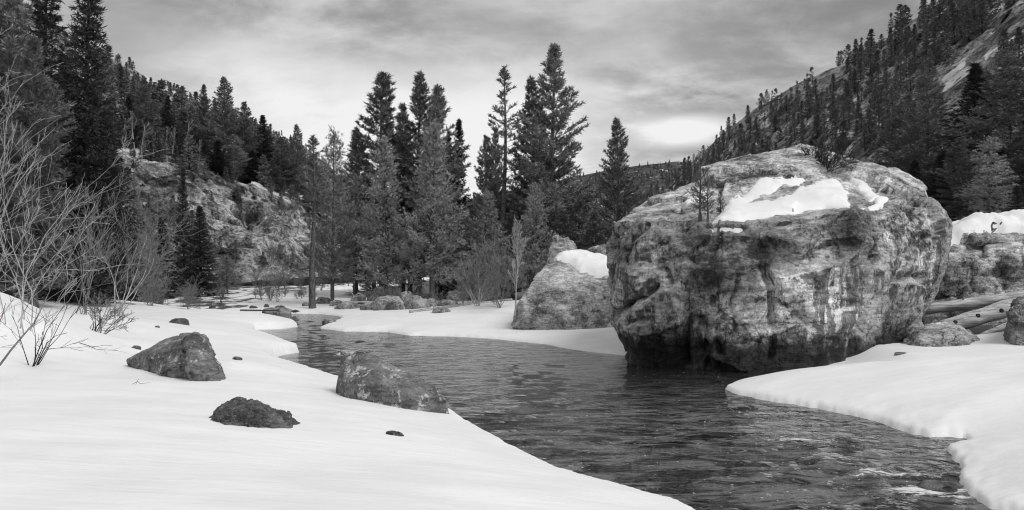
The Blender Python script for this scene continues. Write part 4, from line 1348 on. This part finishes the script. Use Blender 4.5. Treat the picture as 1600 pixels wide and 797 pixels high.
# right side trees behind the outcrop
TRt = [
    ('cone0', 1405, 165, 62, 44, 'dark conifer rising behind the right shoulder of the giant boulder', 330),
    ('cone1', 1448, 118, 58, 60, 'tall dark conifer between the giant boulder and the dense right edge trees', 330),
    ('spruce1', 1520, 100, 52, 70, 'dark spreading conifer near the right edge with layered boughs', 330),
    ('cone1', 1575, 82, 50, 84, 'largest dark conifer at the right picture edge', 330),
    ('cone0', 1640, 60, 48, 80, 'dark conifer mostly outside the right picture edge', 330),
    ('bushy1', 1545, 215, 40, 46, 'paler grey conifer in front of the dark right edge trees', 345),
    ('cone0', 1500, 215, 44, 44, 'grey conifer left of the paler one above the outcrop snow', 345),
    ('spruce0', 1470, 240, 46, 44, 'low dark conifer just right of the giant boulder top', 350),
    ('spruce2', 1430, 250, 50, 40, 'low dark conifer peeking over the right shoulder of the giant boulder', 350),
    ('spruce1', 1590, 290, 31, 26, 'small young conifer in the snow above the outcrop', 352),
]
for a in TRt:
    tree_px(a[0], a[1], a[2], a[3], a[4], a[5], base=a[6])


# hillside trees
def in_poly(px, py, poly):
    n, c = len(poly), False
    for i in range(n):
        (ax_, ay_), (bx_, by_) = poly[i], poly[(i + 1) % n]
        if (ay_ > py) != (by_ > py) and px < (bx_ - ax_) * (py - ay_) / (by_ - ay_) + ax_:
            c = not c
    return c


def forest(G, n, regions, hlo, hhi, keys, label, group, seed, mind, grad=None, gap=-0.22):
    r = random.Random(seed)
    nu, nv, _ = G.shape
    placed, tries = [], 0
    while len(placed) < n and tries < n * 400:
        tries += 1
        u, v = r.uniform(0, nu - 1.01), r.uniform(0, nv - 1.01)
        i, j = int(u), int(v)
        q = G[i, j] * (1 - (u - i)) + G[i + 1, j] * (u - i)
        q = q + (G[i, j + 1] - G[i, j]) * (v - j)
        px, py = to_px(q)
        if not any(in_poly(px, py, pg) and r.random() < w for pg, w in regions):
            continue
        if pnoise(np.array([[px * 0.018 + seed, py * 0.024, 0.5]]))[0] < gap:
            continue
        hm = r.uniform(hlo, hhi) * r.uniform(0.8, 1.1)
        if grad:
            hm *= float(np.interp(px, *grad))
        if any((px - a) ** 2 + (py - b) ** 2 < mind * mind for a, b in placed):
            continue
        placed.append((px, py))
        plant(r.choice(keys), (q[0], q[1], q[2] - 0.5), hm, hm * r.uniform(0.19, 0.30), label, group)
    return len(placed)


HK = ['hill_spruce0', 'hill_spruce1', 'hill_spruce2', 'hill_pine0', 'hill_pine1', 'hill_pine2']
n1_ = forest(GR, 290, [([(1640, -120), (1440, 0), (1330, 80), (1300, 110), (1300, 180), (1360, 250), (1420, 200), (1450, 130), (1520, 70), (1600, 10)], 1.0),
                       ([(1130, 200), (1180, 165), (1300, 110), (1300, 180), (1360, 250), (1380, 300), (1200, 290), (1080, 330), (1060, 290)], 0.75),
                       ([(960, 350), (960, 325), (1040, 285), (1130, 205), (1120, 290), (1050, 370)], 1.0)],
             4.2, 8.2, HK, 'small dark conifer in the forest covering the right hillside', 'conifers on the right hillside', 4, 9, ((1000, 1150, 1350, 1600), (0.75, 0.7, 0.85, 1.0)))
n2_ = forest(GR, 45, [([(1440, 200), (1600, 60), (1640, 80), (1640, 300), (1380, 330)], 0.12), ([(1380, 330), (1200, 300), (1060, 380), (1380, 400)], 0.6)],
             3, 7, HK, 'scattered small conifer on the lower scree of the right hillside', 'conifers on the right scree slope', 5, 12)
n3_ = forest(GL, 150, [([(150, 110), (260, 150), (330, 185), (400, 205), (480, 245), (520, 340), (460, 305), (340, 262), (200, 235), (130, 240)], 1.0)],
             4, 7.5, HK, 'conifer in the forest on the left hillside above the cliff', 'conifers on the left hillside', 6, 9)
n4_ = forest(GL, 60, [([(160, 84), (260, 128), (330, 163), (400, 186), (480, 226), (560, 290), (560, 300), (480, 242), (400, 202), (330, 180), (260, 148), (160, 105)], 1.0)],
             2.2, 4.6, HK, 'tiny conifer on the skyline of the left ridge', 'skyline conifers on the left ridge', 7, 4)
TB = [('cone0', 351, 121, 112, 34, 'tall round-topped conifer standing highest on the bench above the cliff', 268), ('cone1', 318, 133, 116, 22, 'conifer with a rounded top left of the tallest bench tree', 262),
      ('cone1', 382, 160, 114, 26, 'pointed conifer right of the tallest bench tree', 276), ('spruce1', 412, 180, 116, 30, 'broad dark conifer on the bench above the cliff right side', 285), ('cone0', 464, 195, 118, 24, 'dark conifer at the right end of the bench above the cliff', 318),
      ('cone1', 440, 215, 116, 28, 'shorter conifer beside the right end of the bench', 305), ('cone0', 300, 165, 112, 26, 'conifer among pale bare trunks on the bench', 258), ('spruce2', 262, 150, 112, 26, 'dark conifer among pale trunks left part of the bench', 252),
      ('cone1', 225, 120, 110, 26, 'leftmost conifer of the bench beside the dark spruces', 246), ('spruce0', 200, 150, 108, 26, 'dark conifer of the bench touching the big left spruce', 246),
      ('cone0', 280, 190, 108, 24, 'short conifer at the bench edge below its taller neighbours', 258), ('spruce1', 395, 235, 110, 26, 'short dark conifer at the snowy bench edge', 290), ('spruce0', 340, 220, 107, 26, 'short dark conifer at the bench edge under the tallest bench tree', 274),
      ('cone0', 425, 250, 112, 22, 'small conifer over the snowy right part of the bench', 300), ('cone1', 490, 240, 120, 26, 'conifer at the slope behind the slim bare-trunked pine', 340), ('bushy1', 370, 215, 109, 24, 'greyer conifer in the middle of the bench', 280)]
for a in TB:
    tree_px(a[0], a[1], a[2], a[3], a[4], a[5], base=a[6])
# low bushes of conifer scrub on the cliff
n5_ = forest(GC, 34, [([(210, 248), (300, 256), (400, 290), (470, 320), (470, 420), (330, 430), (210, 400)], 1.0)], 1.0, 2.8, HK, 'stunted conifer growing from the rock cliff', 'stunted conifers on the cliff', 8, 14)
n6_ = forest(GC, 22, [([(200, 236), (280, 248), (340, 264), (400, 284), (470, 314), (470, 334), (400, 306), (340, 288), (280, 270), (200, 262)], 1.0)], 2.0, 4.5, HK, 'small conifer along the upper edge of the rock cliff', 'conifers along the cliff edge', 9, 9)
print('forest', n1_, n2_, n3_, n4_, n5_)

# the rest of the hillside forest, behind and between the trees above
proto('wood', seed=91, Hh=10, Rr=1.7, cb=0.08, kind='spruce', whorl=1.0, nb=4, tuft_step=0.9, tsize=0.9, ntri=2, twid=0.2, irregular=0.4, sparse=0.1, mats=(BARK_DARK, NEEDLE_DK))
cmw = TREE['wood'][1]
cv = np.empty(len(cmw.vertices) * 3, np.float32)
cmw.vertices.foreach_get('co', cv)
cv = cv.reshape(-1, 3)
ctone = np.empty(len(cv), np.float32)
cmw.attributes['tone'].data.foreach_get('value', ctone)
print('wood quads', len(cv) // 4)


def woods(name, label, G, n, poly, seed, hlo, hhi):
    r = random.Random(seed)
    nu, nv, _ = G.shape
    VV, k = [], 0
    while k < n:
        q = G[r.randrange(nu), r.randrange(nv)] + np.array([r.uniform(-2, 2), r.uniform(-2, 2), -0.4])
        if not in_poly(*to_px(q), poly):
            continue
        k += 1
        h_ = r.uniform(hlo, hhi) / 10
        a_ = r.uniform(0, 6.28)
        wv = r.uniform(0.85, 1.3) * h_
        VV.append(np.stack([(cv[:, 0] * math.cos(a_) - cv[:, 1] * math.sin(a_)) * wv, (cv[:, 0] * math.sin(a_) + cv[:, 1] * math.cos(a_)) * wv, cv[:, 2] * h_], 1) + q)
    VV = np.concatenate(VV)
    o = link(name, mesh_np(name, VV, np.arange(len(VV)).reshape(-1, 4), NEEDLE, smooth=False, attr={'tone': np.tile(ctone, n)}))
    tag(o, label, 'forest', None, 'stuff')


woods('hillside_forest', 'dense dark wood between the single conifers of the right hillside', GR, 230,
      [(1640, -110), (1440, 15), (1330, 90), (1180, 178), (1090, 255), (1000, 325), (1080, 340), (1220, 300), (1340, 270), (1420, 195), (1450, 130), (1520, 70), (1600, 10)], 14, 3.0, 6.0)
woods('hillside_forest', 'dense dark wood between the single conifers above the left cliff', GL, 90,
      [(150, 115), (260, 155), (330, 188), (400, 208), (480, 248), (520, 335), (460, 295), (340, 250), (200, 225), (130, 230)], 15, 3.5, 7.0)

# far wood: too small to count
rs = np.random.RandomState(3)
fv, ff = [], []
for k in range(2600):
    i, j = rs.randint(0, GF.shape[0]), int(GF.shape[1] * rs.uniform(0.15, 1.0) - 1)
    q = GF[i, j] + rs.normal(size=3) * [5, 5, 0]
    if pnoise(np.array([[q[0] * 0.012, q[1] * 0.012, 0]]))[0] < -0.12:
        continue
    h_, r_ = rs.uniform(5, 9), rs.uniform(1.1, 1.8)
    b = len(fv)
    for lv, (zr_, rr_2) in enumerate(((0.05, 1), (0.55, 0.7))):
        for m in range(5):
            th = m * 1.2566 + lv
            fv.append(q + [math.cos(th) * r_ * rr_2, math.sin(th) * r_ * rr_2, h_ * zr_])
    fv.append(q + [0, 0, h_])
    for m in range(5):
        ff.append((b + m, b + (m + 1) % 5, b + 5 + (m + 1) % 5, b + 5 + m))
        ff.append((b + 5 + m, b + 5 + (m + 1) % 5, b + 10, b + 10))
me = bpy.data.meshes.new('far_forest')
me.from_pydata([tuple(v) for v in fv], [], [tuple(dict.fromkeys(f)) for f in ff])
me.materials.append(NEEDLE)
ffo = link('far_forest', me)
tag(ffo, 'distant forest covering the far hill', 'forest', None, 'stuff')


# ------------------------------------------------------------------ bare shrubs and saplings
def grow(rs, p, d, L, r, level, out, wander=0.14, up=0.05, nch=5, spread=0.6, short=0.55):
    n = max(3, int(5 + 3 * (level == 0)))
    pts = [p]
    dirs = []
    for k in range(n):
        d = d + rs.normal(size=3) * wander + np.array([0, 0, up])
        d = d / np.linalg.norm(d)
        pts.append(pts[-1] + d * L / n)
        dirs.append(d)
    for k in range(n):
        ra, rb = r * (1 - 0.8 * k / n), r * (1 - 0.8 * (k + 1) / n)
        out.append((level, np.concatenate([pts[k], pts[k + 1], [ra, rb]])))
    if level >= 3 or L < 0.12:
        return
    for c_ in range(nch):
        t = rs.uniform(0.25, 0.98)
        k = min(int(t * n), n - 1)
        q = pts[k] + (pts[k + 1] - pts[k]) * (t * n - k)
        nd = dirs[k] + rs.normal(size=3) * spread
        nd /= np.linalg.norm(nd)
        grow(rs, q, nd, L * short * rs.uniform(0.6, 1.15), max(r * 0.5 * (1 - 0.6 * t), 0.0022), level + 1, out, wander, up, max(2, nch - 1), spread, short)


def shrub_mesh(seed, stems, height, lean, spread0, rstem, rmin, nch=5, spread=0.55, up=0.05, levels=3, wander=0.14, short=0.55, rootw=0.08):
    rs = np.random.RandomState(seed)
    out = []
    for k in range(stems):
        d = np.array([lean[0], lean[1], 1.0]) + rs.normal(size=3) * [spread0, spread0, 0.1]
        d /= np.linalg.norm(d)
        p = np.array([rs.normal() * rootw, rs.normal() * rootw, -0.15])
        grow(rs, p, d, height * rs.uniform(0.6, 1.1), rstem * rs.uniform(0.7, 1.2), 3 - levels, out, wander, up, nch, spread, short)
    st = np.array([o[1] for o in out if o[0] <= 3 - levels])
    tw = np.array([o[1] for o in out if o[0] > 3 - levels])
    st[:, 6:8] = np.maximum(st[:, 6:8], rmin)
    tw[:, 6:8] = np.maximum(tw[:, 6:8], rmin * 0.8)
    return tubes(st, 5), tubes(tw, 3)


def shrub(name, label, base, mats, parts=('stems', 'twigs'), group=None, cat='shrub', sc=1.0, rz=0.0, meshes=None, **kw):
    if meshes is None and kw.get('levels') == 2:
        (a, b), (c_, d_) = shrub_mesh(**kw)
        V, F = np.concatenate([a, c_]), [tuple(f) for f in b] + [tuple(f + len(a)) for f in d_]
        o = link(name, mesh_np(name, V, np.array(F), mats[0]), None, tuple(base))
        return tag(o, label, cat, group)
    if meshes is None:
        (a, b), (c_, d_) = shrub_mesh(**kw)
        meshes = (mesh_np(parts[0], a, b, mats[0]), mesh_np(parts[1], c_, d_, mats[1]))
    root = empty(name, tuple(base), rz)
    root.scale = (sc, sc, sc)
    tag(root, label, cat, group)
    for nm, me in zip(parts, meshes):
        c = link(nm, me, root)
        if nm == 'twigs':
            c['kind'] = 'stuff'
    return meshes


def gb(px, D):
    x = (px - 800) / FPX * D
    return (x, D, Hs(x, D))


# the big pale willow at the left edge, several clumps
shrub('willow_shrub', 'big pale leafless willow arching in from the left picture edge', gb(-70, 12.0), (TWIG_PALE, TWIG_PALE), seed=1, stems=7, height=4.3, lean=(0.15, 0.0), spread0=0.22, rstem=0.0135, rmin=0.0034, nch=4, spread=0.36, up=0.015, wander=0.13, rootw=0.15)
shrub('willow_shrub', 'pale leafless willow with thin upright stems before the big dark spruce', gb(30, 14.5), (TWIG_PALE, TWIG_PALE), seed=2, stems=6, height=2.9, lean=(0.12, 0.0), spread0=0.2, rstem=0.011, rmin=0.0036, nch=4, spread=0.38, up=0.02, wander=0.13, rootw=0.15)
shrub('willow_shrub', 'grey leafless willow with old thick trunk low at the left picture edge', gb(-40, 10.8), (TWIG_MID, TWIG_PALE), seed=3, stems=4, height=2.2, lean=(0.3, 0.1), spread0=0.25, rstem=0.022, rmin=0.0034, nch=4, spread=0.4, up=0.04, rootw=0.1)
shrub('dark_shrub', 'dark thin-stemmed shrub sprouting from the snow at lower left', gb(48, 12.9), (TWIG_DARK, TWIG_DARK), seed=4, stems=7, height=1.25, lean=(0.55, 0.0), spread0=0.35, rstem=0.013, rmin=0.004, nch=3, spread=0.45, up=0.03, levels=2, rootw=0.02)
shrub('dark_shrub', 'dark brushy shrub at the snow drift end, left of the cleft rock', gb(150, 17.5), (TWIG_DARK, TWIG_MID), seed=5, stems=8, height=0.85, lean=(0.3, -0.1), spread0=0.5, rstem=0.014, rmin=0.005, nch=5, spread=0.5, up=0.03, rootw=0.05)
shrub('willow_shrub', 'grey leafless sapling clump with one tall crooked stem beyond the drift', gb(185, 26), (TWIG_PALE, TWIG_MID), seed=6, stems=6, height=3.5, lean=(0.1, 0), spread0=0.14, rstem=0.022, rmin=0.0065, nch=5, spread=0.38, up=0.05)
shrub('willow_shrub', 'fine grey brush thicket under the dark left spruces', gb(130, 24), (TWIG_MID, TWIG_MID), seed=7, stems=9, height=3.2, lean=(0.05, 0), spread0=0.16, rstem=0.014, rmin=0.0055, nch=5, spread=0.38, up=0.05)
# bare saplings of the far bank
shrub('bare_sapling', 'pale bare sapling standing alone left of the pale boulder', gb(804, 37.5), (BARK_PALE, TWIG_PALE), seed=8, stems=1, height=4.0, lean=(0, 0), spread0=0.04, rstem=0.045, rmin=0.009, nch=11, spread=0.42, up=0.09, wander=0.06, short=0.36, rootw=0.01, parts=('trunk', 'twigs'), cat='tree')
shrub('bare_shrub', 'pale leafless shrub on the far bank beside the driftwood', gb(748, 41), (TWIG_PALE, TWIG_MID), seed=9, stems=8, height=2.6, lean=(0, 0), spread0=0.28, rstem=0.022, rmin=0.009, nch=6, spread=0.45, up=0.06)
shrub('bare_shrub', 'leafless shrub between the driftwood shrub and the bare sapling', gb(780, 40), (TWIG_MID, TWIG_MID), seed=10, stems=8, height=2.3, lean=(0, 0), spread0=0.25, rstem=0.02, rmin=0.009, nch=6, spread=0.45, up=0.06)
# brush thicket copies at the foot of the cliff and along the forest edge
meshes = []
for i in range(3):
    (a, b), (c_, d_) = shrub_mesh(seed=30 + i, stems=12, height=2.4, lean=(0, 0), spread0=0.3, rstem=0.02, rmin=0.014, nch=4, spread=0.5, up=0.05)
    meshes.append((mesh_np('stems', a, b, TWIG_MID), mesh_np('twigs', c_, d_, TWIG_MID)))
rb = random.Random(12)
for k in range(34):
    px = rb.uniform(165, 350) if k < 24 else rb.uniform(350, 520)
    D = rb.uniform(40, 72) if k < 24 else rb.uniform(76, 88)
    x = (px - 800) / FPX * D
    b = (x, D, Hs(x, D))
    shrub('bare_shrub', 'leafless brush in the thicket at the foot of the cliff', b, None, group='brush at the foot of the cliff', sc=rb.uniform(0.4, 0.95), rz=rb.uniform(0, 6.28), meshes=meshes[k % 3])
for k in range(16):
    px, D = rb.uniform(380, 500), rb.uniform(60, 72)
    x = (px - 800) / FPX * D
    shrub('bare_shrub', 'low twiggy bush in the snowfield below the cliff', (x, D, Hs(x, D)), None, group='bushes in the snowfield', sc=rb.uniform(0.2, 0.42), rz=rb.uniform(0, 6.28), meshes=meshes[k % 3])
for k in range(14):
    px, D = rb.uniform(560, 800), rb.uniform(50, 60)
    x = (px - 800) / FPX * D
    shrub('bare_shrub', 'dark undergrowth bush beneath the far bank pines', (x, D, Hs(x, D)), None, group='undergrowth beneath the far bank pines', sc=rb.uniform(0.3, 0.6), rz=rb.uniform(0, 6.28), meshes=meshes[k % 3])
rc = random.Random(21)
k = 0
while k < 26:
    q = GC[rc.randrange(GC.shape[0]), rc.randrange(GC.shape[1])]
    px, py = to_px(q)
    if 215 < px < 480 and 255 < py < 425:
        shrub('bare_shrub', 'scrubby leafless bush rooted in the rock cliff', tuple(q - np.array([0, 0, 0.2])), None, group='scrub on the cliff', sc=rc.uniform(0.35, 0.8), rz=rc.uniform(0, 6.28), meshes=meshes[k % 3])
        k += 1
# pale aspens on the bench
am = []
for i in range(2):
    (a, b), (c_, d_) = shrub_mesh(seed=50 + i, stems=1, height=9, lean=(0.03, 0), spread0=0.05, rstem=0.14, rmin=0.045, nch=10, spread=0.45, up=0.08, wander=0.07, short=0.3, rootw=0.01)
    am.append((mesh_np('trunk', a, b, BARK_PALE), mesh_np('twigs', c_, d_, TWIG_MID)))
for k, (px, py, D) in enumerate(((192, 240, 102), (210, 236, 101), (262, 258, 100), (270, 240, 103), (292, 236, 104), (240, 244, 101), (222, 250, 99), (310, 262, 104))):
    shrub('aspen_tree', 'pale bare aspen trunk among the dark conifers above the cliff', P(px, py, D), None, parts=('trunk', 'twigs'), group='aspens above the cliff', cat='tree', sc=rb.uniform(0.45, 0.7), rz=rb.uniform(0, 6.28), meshes=am[k % 2])

# saplings and scrub on the giant boulder
for key, px, py, h_, r_, lab in (('sapling0', 1094, 346, 1.62, 0.20, 'thin pine sapling growing on the front rim of the giant boulder'), ('sapling0', 1106, 346, 1.05, 0.15, 'shorter pine sapling beside the thin one on the giant boulder'),
                                 ('sapling1', 1126, 334, 0.62, 0.12, 'tiny dark spruce seedling at the snow edge on the giant boulder')):
    h = ray_px(bvB, px, py)
    plant(key, tuple(h - [0, 0, 0.05]), h_, r_, lab, None, 'sapling')
h = ray_px(bvB, 1292, 262)
shrub('dark_shrub', 'dark scraggly bush on the crest of the giant boulder', h, (TWIG_DARK, TWIG_DARK), seed=14, stems=14, height=0.9, lean=(0.1, -0.3), spread0=0.6, rstem=0.014, rmin=0.007, nch=5, spread=0.6, up=0.02, rootw=0.03)
h = ray_px(bvB, 1268, 243)
shrub('dark_shrub', 'small dark bush left of the scraggly one on the giant boulder crest', h, (TWIG_DARK, TWIG_DARK), seed=15, stems=9, height=0.55, lean=(0.1, -0.2), spread0=0.6, rstem=0.012, rmin=0.007, nch=4, spread=0.6, up=0.02, rootw=0.03)

# twigs lying in the snow
g = ground_hit(212, 602)
V, F = tubes([np.concatenate([g + [-0.05, 0, 0.01], g + [0.02, 0.02, 0.05], [0.003, 0.003]]), np.concatenate([g + [0.02, 0.02, 0.05], g + [0.06, 0, 0.02], [0.003, 0.003]]),
              np.concatenate([g + [0.06, 0, 0.02], g + [0.19, 0.03, 0.03], [0.003, 0.002]]), np.concatenate([g + [0.0, 0, 0.01], g + [0.05, -0.02, 0.09], [0.003, 0.002]])], 5)
tag(link('twig', mesh_np('twig', V - g, F, BARK_MID), None, tuple(g)), 'tiny bent twig lying on the snow below the cleft rock', 'twig')
g = ground_hit(120, 535)
rs = np.random.RandomState(2)
out = []
grow(rs, g + [-0.3, 0, 0.05], np.array([1.0, 0.1, 0.08]), 1.2, 0.008, 2, out, 0.12, 0.0, 4, 0.4)
V, F = tubes([o[1] for o in out], 4)
tag(link('twig', mesh_np('twig', V - g, F, TWIG_DARK), None, tuple(g)), 'long fine twig lying flat on the snow right of the dark shrub', 'twig')
print('objects', len(bpy.data.objects))
print('tris', sum(len(m.loops) - 2 * len(m.polygons) for m in bpy.data.meshes))
